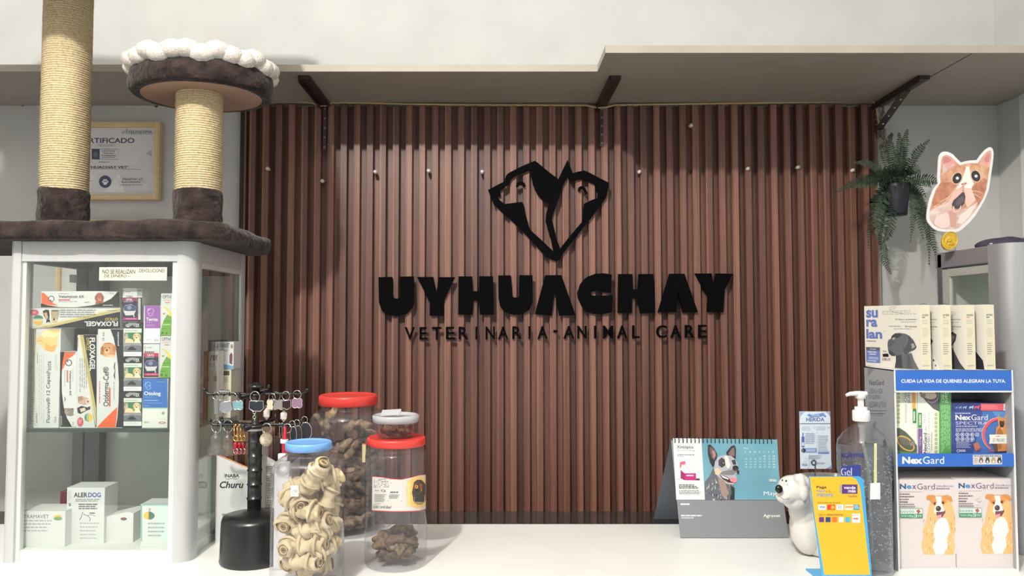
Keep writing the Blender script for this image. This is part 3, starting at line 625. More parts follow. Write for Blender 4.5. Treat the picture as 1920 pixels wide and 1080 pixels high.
def tovrax(d):
    P = (148,92,168); d.rect(823,272,917,411,P); d.rect(823,411,917,503,(226,232,238)); L = (214,186,226)
    d.arc(860,302,18,13,150,420,2.5,L); d.arc(852,308,13,11,60,300,2.5,L); d.arc(858,322,14,12,-30,200,2.5,L); d.line([(840,298),(846,290),(852,296)], 2.5, L)
    d.text('Tevrax', 832, 345, 905, 366, WHITE, bold=.03); d.small(832,374,870,378,1,L); d.small(832,388,890,403,2,L,.25); d.ell(894,484,13,5,(180,60,70)); d.ell(894,484,10,3,(226,220,220)); d.small(832,478,860,488,2,(150,150,156), .35)
carton('drop_carton', 'purple and white carton right of the navy eye carton', 269, 573, 300, 644, YB, .035, tovrax, Z1)
carton('drop_carton', 'white, red and navy carton with an eye picture below the purple one', 268, 645, 298.5, 708.5, YB, .035, lambda d: (tobra((131,341), False, ('','LEVO'), (186,54,80), (196,52,90))(d)), Z1)
def opthi(o):
    def f(d):
        d.z = (20+o[0]/3.272, 490+o[1]/3.272, 3.272)
        d.text('OPTHI', 932, 208, 986, 229, (48,50,54), bold=.01); d.small(934,236,988,246,2,(220,120,110), .4); d.small(948,250,988,260,1,(210,120,110), .7)
        d.arc(906,350,78,78,-68,-8,[4+i*.8 for i in range(19)],(228,206,56)); d.poly([(918,455),(924,410),(940,360),(962,325),(990,345),(990,455)], (110,164,66)); d.ell(940,318,12,10,(216,216,200)); d.ell(940,322,8,5,(150,140,120), k=10)
        d.small(938,365,986,372,1,(70,110,50)); d.rect(936,386,980,390,(214,226,200)); d.poly([(925,442),(932,432),(938,434),(936,444)], (48,60,36)); d.poly([(955,432),(962,438),(962,446),(955,444)], (48,60,36)); d.small(926,412,960,420,1,(80,120,56))
    return f
carton('drop_carton', 'upper white carton with yellow arc and green leaf shape by the cabinet frame', 301, 550, 326, 629, YB+.002, .035, opthi((0,0)), Z1, group='green and yellow eye drop cartons')
carton('drop_carton', 'lower white carton with yellow arc and green leaf shape by the cabinet frame', 299.5, 630, 326, 708.5, YB+.002, .035, opthi((-5,259)), Z1, group='green and yellow eye drop cartons')
def otolog(d):
    B = (52,108,186); d.rect(810,720,962,898,B); d.rect(810,898,962,906,(170,206,190)); L = (170,200,232); d.arc(842,752,16,12,120,420,2.5,L); d.arc(836,760,15,12,60,280,2.5,L); d.arc(846,774,14,12,-60,180,2.5,L); d.arc(850,756,8,8,0,200,2,L)
    d.text('Otolog', 818, 798, 921, 829, WHITE, bold=.03); d.rect(819,831,870,835,(96,170,160)); d.small(818,852,912,858,1,(200,220,240)); d.small(818,868,945,873,1,(150,184,224)); d.small(818,885,855,890,1,(180,208,236)); d.small(900,738,954,743,1,(150,184,224))
    d.ell(930,990,20,7,(176,50,60)); d.ell(930,990,15,4,(226,220,220)); d.poly([(925,930),(936,920),(946,930),(942,940),(930,940)], (150,170,130)); d.small(818,982,850,995,2,(140,140,140), .4)
carton('drop_carton', 'square blue and white carton at the foot of the right-hand pile', 267, 710, 314.5, 802, YB, .035, otolog, Z1, ZSHF, mat((228,230,222), .55))

# ---------------------------------------------------------------- boxes on the cabinet floor
Z2 = (0, 800, 4.0); ZFL = ZC + .022
def alerdog(d):
    d.text('ALER', 553, 494, 657, 530, (36,38,42), bold=.03); d.text('DOG', 661, 494, 757, 530, (52,66,150), bold=.03); d.text('40', 514, 572, 534, 598, INK, 90, bold=.02); d.small(513,482,536,565,2,(170,172,176), .4, True)
    d.small(566,543,757,566,2,(120,122,128), .5, w=(.1,.3)); d.small(590,578,757,626,3,(90,92,98), .55, w=(.1,.3)); d.line([(598,700),(612,672),(620,640),(632,660),(660,668),(678,690),(672,710)], 4, INK); d.rect(672,644,712,652,INK); d.line([(660,664),(690,660),(715,670)], 3, INK); d.small(600,720,750,860,5,(170,170,176), .3)
mbx = carton('medicine_carton', 'white carton with bold two-tone lettering standing on the cabinet floor', 124.5, 914, 195.5, 1020, YB+.02, .055, alerdog, Z2, ZFL)
def tramavet(d):
    d.text('TRAMAVET', 178, 660, 366, 688, (50,52,56)); d.ell(435,682,32,22,(224,186,84)); d.ell(435,690,32,14,(110,150,100)); d.rect(150,634,492,640,(216,218,214)); d.small(160,700,400,800,4,(160,162,166), .4)
carton('medicine_carton', 'low white carton with serif lettering in the front left corner of the cabinet floor', 43, 958, 122, 1030, YB-.003, .06, tramavet, Z2, ZFL)
carton('medicine_carton', 'dark red carton standing behind the bold-lettered white carton', 112, 922, 132, 1000, YB+.085, .035, lambda d: d.small(452,500,496,620,3,(120,50,62), .4, True), Z2, ZFL, mat((104,28,42), .5))
def greenw(d):
    d.rect(1055,580,1290,592,(150,190,186)); d.rect(1055,592,1066,860,(124,176,172)); d.ell(1118,668,42,30,(232,186,60), a0=90, a1=270); d.ell(1118,668,42,30,(52,110,98), a0=-90, a1=90); d.text('Vetine', 1108, 612, 1130, 690, (40,60,60), 90); d.poly([(1170,592),(1290,592),(1290,860),(1200,860)], (206,226,222)); d.small(1110,720,1240,840,4,(150,160,160), .4)
carton('medicine_carton', 'white and pale green carton with a round two-colour seal on the cabinet floor', 263.5, 945, 322, 1030, YB, .05, greenw, Z2, ZFL)
mb = MB(); p = at(232, 965, YB+.05); a = math.radians(6)
mb.prism([[(p.x-.030,p.y-.02,ZFL),(p.x+.030,p.y-.02,ZFL),(p.x+.030,p.y-.02,zof(958,YB+.05)),(p.x+.018,p.y-.02,zof(955,YB+.05)),(p.x-.030,p.y-.02,zof(965,YB+.05))]], (0,.05,0), CARD)
Draw(mb, front(p.y-.02)).ell(232,973,6,3,(120,60,60)); mb.build('medicine_carton', label='plain white carton with a sloping open flap, right of the bold-lettered one', cat='medicine box')

# boxes further back seen through the side pane
YQ = 1.66; Z3 = (320, 440, 3.857)
def gas(d): d.rect(272,762,352,970,(108,122,142)); d.text('GAS', 318, 775, 344, 845, (60,64,72), 270, bold=.02)
carton('medicine_carton', 'blue-grey carton with vertical lettering at the back, seen through the side glass', 391, 638, 412, 735, YQ+.03, .05, gas, Z3, ZSHF, mat((120,134,152), .6))
def cani(d): d.text('CANIVET', 362, 785, 426, 818, (70,72,70), bold=.02); d.small(362,832,420,850,2,(120,120,116), .4); d.poly([(355,930),(455,950),(455,975),(355,975)], (120,160,190)); d.poly([(425,870),(440,850),(448,870),(445,940),(425,930)], (110,80,90)); d.ell(442,808,9,16,(150,140,100)); d.small(362,905,400,915,1,(90,120,150))
carton('medicine_carton', 'cream carton with a blue foot and bird picture behind the side glass', 412.5, 641, 438, 692, YQ+.03, .05, cani, Z3, group=None)
carton('medicine_carton', 'small cream carton below the bird carton behind the side glass', 411, 693, 433, 775, YQ+.03, .05, lambda d: (d.rect(378,985,425,1018,(96,78,56)), d.small(380,1030,425,1070,4,(130,126,116), .4), d.bars(355,990,364,1080,(110,106,96), False, 14)), Z3, ZSHF, mat((206,202,186), .6))
carton('medicine_carton', 'white carton with dark script mark before the blue-grey one behind the side glass', 390, 659, 408.5, 760, YQ-.012, .035, lambda d: (d.text('rex', 288, 870, 340, 910, (70,60,60), bold=.03, shear=.3), d.small(284,932,336,960,2,(140,136,130), .4), d.ell(266,1045,9,22,(120,90,80)), d.bars(312,1020,334,1060,(110,90,80), True, 4)), Z3, ZSHF, mat((214,212,202), .6))
carton('medicine_carton', 'brown-red carton at the front edge of the group behind the side glass', 381, 659, 389, 760, YQ-.014, .03, lambda d: d.small(236,880,262,1060,2,(206,170,150), .4, True), Z3, ZSHF, mat((132,78,62), .6))

# ================================================================ cat tree on the cabinet
t = thing('cat_tree', 'brown plush cat tree with two sisal posts standing on the left glass cabinet', 'cat tree', (-.80, 1.64, ZT))
def rrect(x0, y0, x1, y1, r, z, n=8):
    L = []
    for cx, cy, a0 in ((x1-r,y0+r,-90),(x1-r,y1-r,0),(x0+r,y1-r,90),(x0+r,y0+r,180)):
        for k in range(n+1): a = math.radians(a0+90*k/n); L.append((cx+r*math.cos(a), cy+r*math.sin(a), z))
    return L
def soft_slab(loop, z0, z1, m, e=.012, wob=.004, seed=0):
    """upholstered board: rounded edge, slightly uneven plush"""
    mb = MB(); c = Vector((sum(p[0] for p in loop)/len(loop), sum(p[1] for p in loop)/len(loop), 0)); n = len(loop); vs = []; fs = []
    dense = []
    for i in range(n):
        a = Vector(loop[i]); b = Vector(loop[(i+1) % n]); k = max(1, int((b-a).length/.012))
        dense += [a+(b-a)*(j/k) for j in range(k)]
    n = len(dense); steps = [(-e*2.2,0),(-e*.8,0),(-e*.25,.12),(0,.35),(0,.65),(-e*.25,.88),(-e*.8,1),(-e*2.2,1)]
    for ins, f in steps:
        for p in dense:
            q = (p-c); q.z = 0; L = q.length; q = q*((L+ins)/L) + c; q.z = z0+(z1-z0)*f
            w = noise.noise(Vector((q.x*28+seed, q.y*28, q.z*30)))*wob if 0 < f < 1 else 0
            w2 = noise.noise(Vector((q.x*14+9, q.y*14, seed)))*wob*.8 if f > .8 else 0
            vs.append(Vector((q.x+(q.x-c.x)/L*w, q.y+(q.y-c.y)/L*w, q.z+w2)))
    for i in range(len(steps)-1):
        for k in range(n): k2 = (k+1) % n; fs.append((i*n+k, i*n+k2, (i+1)*n+k2, (i+1)*n+k))
    mb.add(vs, fs, m, True); mb.add(vs[:n], [tuple(reversed(range(n)))], m); mb.add(vs[-n:], [tuple(range(n))], m); return mb
ZP = ZT + .038
soft_slab(rrect(-1.30, 1.462, -.535, 1.86, .07, 0), ZT+.0008, ZP, PLUSH, .011, .005, 3).build('platform', t)
YP = 1.68
def sisal(c, R, z0, z1, p=.0052, seg=56):
    n = int((z1-z0)/p*5); vs = []; fs = []; rnd = random.Random(5)
    for i in range(n+1):
        z = z0+(z1-z0)*i/n
        for k in range(seg):
            th = 2*PI*k/seg; ph = (z/p - th/(2*PI)); r = R - .0026 + .0026*abs(math.sin(PI*ph)) + noise.noise(Vector((math.cos(th)*9, math.sin(th)*9, z*160)))*.0007
            vs.append((c[0]+r*math.cos(th), c[1]+r*math.sin(th), z))
    for i in range(n):
        for k in range(seg): k2 = (k+1) % seg; fs.append((i*seg+k, i*seg+k2, (i+1)*seg+k2, (i+1)*seg+k))
    mb = MB(); mb.add(vs, fs, SISAL, True)
    for j in range(160):                                     # loose fibres
        th = rnd.uniform(0, 2*PI); z = rnd.uniform(z0, z1); a = Vector((c[0]+R*math.cos(th), c[1]+R*math.sin(th), z)); b = a + Vector((math.cos(th+rnd.uniform(-1,1)), math.sin(th+rnd.uniform(-1,1)), rnd.uniform(-.8,.8)))*rnd.uniform(.003,.007)
        mb.tube([a, (a+b)/2+Vector((0,0,.001)), b], .00025, SISAL, 3, caps=False)
    return mb
def sleeve(c, R, z0, z1, seed):
    mb = MB(); seg = 48; n = 14; vs = []; fs = []
    for i in range(n+1):
        z = z0+(z1-z0)*i/n; e = 0.0 if 0 < i < n else -.003
        for k in range(seg):
            th = 2*PI*k/seg; r = R + e + noise.noise(Vector((math.cos(th)*2.2+seed, math.sin(th)*2.2, z*26)))*.0035 + noise.noise(Vector((math.cos(th)*8+seed, math.sin(th)*8, z*90)))*.0018
            vs.append((c[0]+r*math.cos(th), c[1]+r*math.sin(th), z + (noise.noise(Vector((th*2, seed, 1)))*.002 if i == n else 0)))
    for i in range(n):
        for k in range(seg): k2 = (k+1) % seg; fs.append((i*seg+k, i*seg+k2, (i+1)*seg+k2, (i+1)*seg+k))
    mb.add(vs, fs, PLUSH, True); mb.add(vs[-seg:], [tuple(range(seg))], PLUSH); return mb
R_ = 42.5/pxm(YP)
for px, ytop, sd in ((121.5, None, 1), (372.5, 164, 7)):
    x = xof(px, 300, YP); z1 = zof(ytop, YP) if ytop else EYE+.766; zs = zof(357, YP)
    b = sisal((x, YP), R_, zs-.004, z1).build('post', t); sleeve((x, YP), R_+.0015, ZP-.001, zs, sd).build('plush_sleeve', b)
    if ytop: BX, BZ = x, z1
bc = (xof(373, 160, YP), YP); RB = 136/pxm(1.72)
loop = [(bc[0]+RB*math.cos(2*PI*k/10+.1)*(1.0), bc[1]+.02+RB*.86*math.sin(2*PI*k/10+.1), 0) for k in range(10)]
def smooth_loop(L, it=3):
    L = [Vector(p) for p in L]
    for _ in range(it):
        o = []
        for i in range(len(L)): a, b = L[i], L[(i+1) % len(L)]; o += [a*.75+b*.25, a*.25+b*.75]
        L = o
    return L
SL = smooth_loop(loop, 2)
b = soft_slab(SL, BZ-.016, BZ+.035, PLUSH, .011, .006, 11).build('bed', t)
mb = MB(); inn = [Vector((bc[0]+(p.x-bc[0])*.835, bc[1]+.02+(p.y-bc[1]-.02)*.835, BZ-.0175)) for p in SL]; mb.prism([inn], (0,0,.004), FELT); mb.build('underside_board', b, label='beige felt underside')
mb = MB()
for k in range(30):
    a = 2*PI*k/30; r = RB*.86; mb.ball(Vector((bc[0]+r*math.cos(a), bc[1]+.02+r*.86*math.sin(a), BZ+.048+.006*math.sin(k*2.3))), (.030,.030,.022), FLEECE, 2)
mb.build('fleece_rim', b, label='white fleece rim')

# unseen house added over the tall left post to cast shade on the wall
HZ = EYE + .765; soft_slab(rrect(-1.30, 1.38, -.525, 1.74, .05, 0), HZ, HZ+.05, PLUSH, .011, .005, 21).build('unseen_platform', t)
soft_slab(rrect(-1.26, 1.41, -.56, 1.72, .06, 0), HZ+.05, HZ+.26, PLUSH, .011, .006, 31).build('unseen_house', t)
# ================================================================ tag stand
YK = 1.52
xk = xof(478, 850, YK); KB = (xk, YK)
ROD = mat((20, 20, 22), .3, 0, .6, name='black_rod'); SIL = mat((200, 202, 204), .2, .95, name='charm_silver'); CLEAR = glassy('clear_charm', (242,242,242), 1.7, .03, .05, (225,222,215))
t = thing('tag_stand', 'black two-tier revolving stand hung with pet tags and key rings on the counter', 'display stand', (xk, YK, ZC)); 
zb1 = zof(966, YK)
mb = MB(); mb.lathe([(0.064,0),(.066,.004),(.065,.010),(.063,(zb1-ZC)*.9),(.060,zb1-ZC),(.03,zb1-ZC+.004),(.017,zb1-ZC+.010),(0.0,zb1-ZC+.012)], (xk,YK,ZC), ROD, 48, cap0=True); mb.build('base', t)
mb = MB(); R = 12.5/pxm(YK); z0, z1 = zb1, zof(800, YK); prof = []
n = 6
for i in range(n):
    a = z0+.008+(z1-z0-.008)*i/n; b = z0+.008+(z1-z0-.008)*(i+1)/n; prof += [(R, a-ZC), (R, b-ZC-.004), (R+.0015, b-ZC-.003), (R+.0015, b-ZC-.001)]
mb.lathe(prof, (xk,YK,ZC), ROD, 24); r2 = .0075; z2 = zof(728, YK)
mb.lathe([(R+.0015,z1-ZC),(.012,z1-ZC+.004),(r2,z1-ZC+.008),(r2,z2-ZC),(.016,z2-ZC+.001),(.0165,z2-ZC+.005),(.012,z2-ZC+.008),(.006,z2-ZC+.009),(.005,z2-ZC+.012),(0,z2-ZC+.013)], (xk,YK,ZC), ROD, 24); mb.build('pole', t)
mb = MB(); zz = zof(805, YK); mb.lathe([(R+.0018,0),(R+.0018,.004)], (xk,YK,zz-.002), mat((214,212,208),.5), 24); mb.build('white_band', t, label='white paper band')
def arm(ang, L, z, name):
    d = Vector((math.cos(ang), math.sin(ang), 0)); c = Vector((xk, YK, z)); P = [c + d*.006, c + d*(L*.5) + Vector((0,0,.001)), c + d*(L-.006), c + d*L + Vector((0,0,.003)), c + d*(L+.003) + Vector((0,0,.009))]
    mb = MB(); mb.tube(P, .0028, ROD, 8); mb.ball(P[-1], .0042, ROD, 1)
    for i in range(6): q = c + d*(L*(.3+.11*i)); mb.ring(q, .0036, .0009, ROD, d, 10)
    return mb.build(name, t)
zu, zl = zof(739, YK), zof(797, YK)
Lu = 93/pxm(YK); Ll = 82/pxm(YK)
for a in (PI, 0, PI*1.48, PI*.5): arm(a, Lu if a in (PI, 0) else .085, zu, 'upper_arm')
for a in (PI, PI*.86, 0.03, PI*1.5, PI*.45): arm(a, Ll if a != PI*1.5 else .07, zl, 'lower_arm')
mb = MB(); mb.lathe([(.018,-.003),(.030,-.001),(.031,.001),(.018,.003)], (xk,YK,zl), ROD, 32); mb.build('hub_disc', t)
mb = MB(); mb.lathe([(.014,-.003),(.022,-.001),(.022,.001),(.014,.003)], (xk,YK,zu), ROD, 32); mb.build('hub_disc', t)

CH = 'tags and key rings on the revolving stand'
def bone_pts(cx, cy, w, h):
    P = []
    for sx, sy, a0 in ((1,-1,-150),(1,1,-30)): pass
    r = h*.30; L = []
    for (x, y, a0) in ((w/2-r, -h/2+r, -135), (w/2-r, h/2-r, -45)):
        for k in range(9): a = math.radians(a0+180*k/8); L.append((cx+x+r*math.cos(a), cy+y+r*math.sin(a)))
    for (x, y, a0) in ((-w/2+r, h/2-r, 45), (-w/2+r, -h/2+r, 135)):
        for k in range(9): a = math.radians(a0+180*k/8); L.append((cx+x+r*math.cos(a), cy+y+r*math.sin(a)))
    return L
def circ(cx, cy, rx, ry, k=22): return [(cx+rx*math.cos(2*PI*i/k), cy+ry*math.sin(2*PI*i/k)) for i in range(k)]
def charm(name, label, pts, Y, col, rim=None, ring=None, th=.0016, ringcol=None, name_face='tag'):
    xs = [p[0] for p in pts]; ys = [p[1] for p in pts]
    e = thing(name, label, 'key ring', at(sum(xs)/len(xs), min(ys)-4, Y), CH)
    L = [at(x, y, Y) for x, y in pts]; m = col if isinstance(col, bpy.types.Material) else mat(col, .35)
    mb = MB(); mb.prism([L], (0,th,0), m); mb.build(name_face, e)
    if rim: mb = MB(); mb.tube([p + Vector((0,th/2,0)) for p in L], .0011, rim, 6, True); mb.build('rim', e)
    if ring: cx, cy, r = ring; mb = MB(); mb.ring(at(cx, cy, Y+.001), r/pxm(Y), .0007, ringcol or SIL, (0.25,1,0)); mb.build('split_ring', e)
    return e
YKA = YK - .004
charm('pet_tag', 'small plain steel tag at the far left of the upper arm', [(401,749),(408,749),(409,776),(402,776)], YKA, SIL, None, (405,742,7))
charm('pet_tag', 'wide translucent grey tag behind the teal one on the upper arm', [(412,755),(432,752),(436,768),(424,775),(410,770)], YKA+.006, (128,134,140), SIL, (417,744,8))
charm('pet_tag', 'glittery teal bone-shaped tag on the left of the upper arm', bone_pts(446,760,19,17), YKA, noisy('teal_glitter',(40,84,96),(150,196,204),nscale=500,rough=.3), SIL, (436,745,9))
mb = MB(); 
for i in range(7): mb.ring(at(413+i*2.6, 735, YK), .0045, .0007, SIL, (1,.1,0), 12)
mb.build('split_ring', label='row of small bare steel rings near the left end of the upper arm', cat='key ring', group=CH)
e = charm('pet_tag', 'large black tag with silver side hooks hanging in front of the upper hub', [(468,752),(493,752),(494,766),(488,771),(474,771),(467,766)], YK-.088, (34,40,46), SIL, (478,744,10))
mb = MB()
for i in range(4): mb.ring(at(477+ (i%2)*.8, 773+i*4.5, YK-.087), .0028, .0007, mat((206,202,170),.25,.9), (1,.2 if i%2 else -4,0), 10)
mb.build('chain', e)
charm('pet_tag', 'cream bone-shaped tag right of the upper hub', bone_pts(506,759,12,22), YKA, (206,196,170), None, (510,745,7))
charm('pet_tag', 'grey bone-shaped tag beside the cream one on the upper arm', bone_pts(521,759,24,20), YKA+.004, (136,132,128), None, (518,743,8))
charm('pet_tag', 'dark shield tag with bright silver rim on the right of the upper arm', [(529,752),(545,750),(545,764),(538,768),(529,764)], YKA, (44,26,30), SIL, (536,742,8))
charm('pet_tag', 'purple bone-shaped tag at the right end of the upper arm', bone_pts(557,756,19,18), YKA, (132,104,128), mat((206,190,200),.25,.8), (557,740,8))
for cx, cy, lb in ((500,776,'small pale crystal drop below the right of the upper hub'),(532,780,'larger pale crystal drop below the dark shield tag')):
    mb = MB(); b = bmesh.new(); bmesh.ops.create_icosphere(b, subdivisions=1, radius=1); mb.bm(b, mat((206,196,188),.12,0,.9), Matrix.Translation(at(cx,cy,YKA+.012)) @ Matrix.Diagonal((.008,.006,.013,1))); mb.ring(at(cx,cy-13,YKA+.012), .003, .0006, SIL, seg=12); mb.build('crystal_charm', label=lb, cat='key ring', group=CH)
def gourd(cx, cy, h, lb, Y):
    e = thing('gourd_charm', lb, 'key ring', at(cx, cy-h, Y), CH); k = 1/pxm(Y); c = at(cx, cy, Y); H = h*k
    mb = MB(); mb.lathe([(0.001,H*.5),(.004,H*.48),(.0055,H*.40),(.0105,H*.30),(.0115,H*.20),(.009,H*.06),(.0115,-.06*H),(.0165,-.26*H),(.0172,-.38*H),(.013,-.48*H),(.001,-.5*H)], c, CLEAR, 24); mb.build('bottle', e)
    mb = MB(); mb.ring(c + Vector((0,0,H*.5+.012)), .013, .0008, SIL, (.5,1,0)); mb.ring(c+Vector((0,0,H*.5)), .003, .001, SIL, (1,0,0), 10); mb.build('split_ring', e)
gourd(405, 832, 42, 'clear gourd-shaped charm at the far left of the lower arm', YK-.004); gourd(427, 832, 44, 'clear gourd-shaped charm next to the gold clasps', YK+.012)
GOLD = mat((214,168,96), .25, .9, name='gold_charm'); RED = mat((150,26,40), .3, name='red_enamel')
for i, (cx, nm) in enumerate(((442,'first'),(449,'second'),(456,'third'))):
    e = thing('clasp_charm', 'gold lobster clasp with red drop, %s of the three left of the pole' % nm, 'key ring', at(cx, 796, YK-.01+.006*i), CH); Y = YK-.010+.006*i
    mb = MB(); mb.tube([at(cx-3,799,Y),at(cx-3,812,Y),at(cx-2,818,Y),at(cx+2,818,Y),at(cx+3,812,Y),at(cx+3,799,Y)], .0013, GOLD, 6, True); mb.ring(at(cx,822,Y), .0052, .0013, GOLD, (.2,1,0), 14); mb.ball(at(cx,797,Y), .003, GOLD, 1); mb.build('clasp', e)
    mb = MB(); mb.ball(at(cx-1,836,Y), (.0045,.003,.008), RED, 2); mb.ring(at(cx,846,Y), .0055, .0012, mat((196,160,156),.25,.9), (.4,1,0), 14); mb.ball(at(cx+1,849,Y), (.0035,.003,.004), RED, 1); mb.build('red_drop', e, label='red enamel drop')
e = thing('crystal_ball_charm', 'round faceted crystal ball charm right of the pole on the lower arm', 'key ring', at(500, 796, YK-.02), CH)
b = bmesh.new(); bmesh.ops.create_icosphere(b, subdivisions=2, radius=1); mb = MB(); mb.bm(b, mat((196,184,160),.08,0,.9), Matrix.Translation(at(499,824,YK-.02)) @ Matrix.Diagonal((.013,.013,.0145,1))); mb.build('ball', e)
mb = MB(); mb.ring(at(500,803,YK-.02), 9/pxm(YK), .0008, SIL, (.2,1,0)); mb.build('split_ring', e)
e = thing('tube_charm', 'red tube charm with a white band hanging on the right of the lower arm', 'key ring', at(535, 798, YK-.015), CH)
mb = MB(); mb.lathe([(.0015,.03),(.003,.028),(.0035,.012),(.0055,.006),(.0055,-.030),(.004,-.034),(0,-.034)], at(534,828,YK-.015), mat((176,34,54),.35), 16); mb.build('tube', e)
mb = MB(); mb.lathe([(.0075,-.004),(.0078,-.003),(.0078,.003),(.0075,.004)], at(533,827,YK-.015), mat((226,224,224),.4), 20, cap0=True, cap1=True); mb.build('band', e)
mb = MB(); mb.ring(at(539,803,YK-.015), .009, .0008, SIL, (.3,1,0)); mb.build('split_ring', e)
for cx, cy, rx, ry, lb in ((550,815,6,15,'narrow black oval tag nearest the tube charm'),(559,815,7,17,'middle black oval tag with olive rim on the lower arm'),(573,809,11,17,'large dark oval tag with silver rim at the right end of the lower arm')):
    charm('pet_tag', lb, circ(cx,cy,rx,ry), YKA+.002*(cx-550)/8, (40,38,44), mat((150,146,120),.3,.8) if rx == 7 else SIL, (cx-2, cy-ry-5, 6))
for cx in (524,529):
    mb = MB(); mb.tube([at(cx,799,YKA+.01),at(cx,812,YKA+.01),at(cx+1,822,YKA+.01)], .0011, SIL, 6); mb.ring(at(cx,797,YKA+.01), .004, .0006, SIL, seg=12); mb.build('chain_charm', label='thin dangling steel link %s the crystal ball charm' % ('just right of' if cx == 524 else 'second to the right of'), cat='key ring', group=CH)

# ================================================================ treat dispenser boxes behind the stand
YB2 = 1.636
t = thing('treat_box', 'white treat carton with sloping cut-out front and script lettering beside the glass cabinet', 'box', at(448, 1019, YB2))
def pt(px, py, Y=YB2): p = at(px, py, Y); return p
zc = ZC; X0, X1 = CXR+.0015, xof(489, 900, YB2)
def zz_(py): return zof(py, YB2)
mb = MB(); L = [(X0,YB2,zc),(X1,YB2,zc),(X1,YB2,zz_(888)),(X0,YB2,zz_(853))]
mb.prism([L], (0,.0012,0), CARD); mb.box((X0,YB2+.0012,zc),(X0+.0012,YB2+.10,zz_(853)), CARD); mb.box((X1-.0012,YB2+.0012,zc),(X1,YB2+.10,zz_(840)), mat((196,194,190),.6)); mb.box((X0,YB2+.10,zc),(X1,YB2+.1012,zz_(800)), mat((110,88,70),.6))
mb.tube([pt(407.5,852),pt(489,887)], .0011, mat((222,140,60),.5), 6)
d = Draw(mb, front(YB2), (360,720,4.154)); d.text('INABA', 254, 700, 368, 728, (40,40,46), bold=.03); d.line([(258,736),(280,742),(310,736),(340,740),(366,734)], [1,4,3,4,1], (40,40,46)); d.text('Churu', 216, 758, 402, 812, (34,34,40), shear=.25, bold=.025); d.small(234,1010,288,1028,1,(120,120,124),.9)
mb.build('carton_body', t)
mb = MB(); rnd = random.Random(2)
for i in range(4): x = X0+.012+i*.021; mb.box((x, YB2+.02+.014*(i%2), zc+.002), (x+.017, YB2+.03+.014*(i%2), zz_(826+6*i)), mat(((96,70,54),(74,52,44),(120,92,70),(88,64,52))[i], .35), .002)
mb.build('sachet_row', t, label='brown treat sachets')
t = thing('treat_box', 'grey-sided treat carton printed with columns of text right of the black stand pole', 'box', at(512, 1012, YB2+.03))
Y2 = YB2+.035; X0, X1 = xof(490.5, 900, Y2), xof(545, 900, Y2); mb = MB()
mb.prism([[(X0,Y2,zc),(X1,Y2,zc),(X1,Y2,zof(882,Y2)),(X0,Y2,zof(850,Y2))]], (0,.0012,0), mat((196,194,190),.6)); mb.box((X0,Y2+.0012,zc),(X0+.0012,Y2+.08,zof(850,Y2)), CARD); mb.box((X1-.0012,Y2+.0012,zc),(X1,Y2+.08,zof(870,Y2)), CARD); mb.box((X0,Y2+.08,zc),(X1,Y2+.0812,zof(822,Y2)), mat((70,48,40),.5))
d = Draw(mb, front(Y2), (360,720,4.154)); d.poly([(545,600),(640,615),(640,990),(545,990)], (226,226,224)); d.small(552,640,634,985,26,(100,100,104),.5,w=(.1,.4)); mb.build('carton_body', t)
mb = MB()
for i in range(3): mb.box((X0+.006+i*.016, Y2+.02, zc+.002), (X0+.018+i*.016, Y2+.03, zof(812+8*i,Y2)), mat(((92,66,56),(62,44,40),(128,100,90))[i],.3), .002)
mb.build('sachet_row', t, label='dark brown treat sachets')
mb = MB(); c = at(533, 872, 1.53); mb.lathe([(.012,-.006),(.0135,-.003),(.0135,.003),(.012,.006)], c, CLEAR, 24); 
tb = thing('plastic_pack', 'white cap and clear plastic ring pack standing behind the blue-lidded jar', 'pack', at(528, 1060, 1.46)); Yd = 1.46
mb = MB(); xd = xof(527, 900, Yd); mb.box((xd-.014, Yd, zc), (xd+.016, Yd+.012, zof(866,Yd)), mat((222,222,224),.45), .004); mb.box((xd-.008, Yd+.002, zof(866,Yd)), (xd+.010, Yd+.010, zof(851,Yd)), mat((232,232,232),.4), .003); mb.build('pack_body', tb)
mb = MB(); mb.ring(at(530,877,Yd-.004), 13/pxm(Yd), .003, CLEAR, (0,1,0), 26); mb.ring(at(530,877,Yd-.004), 8/pxm(Yd), .002, CLEAR, (0,1,0), 22); mb.build('clear_ring', tb)

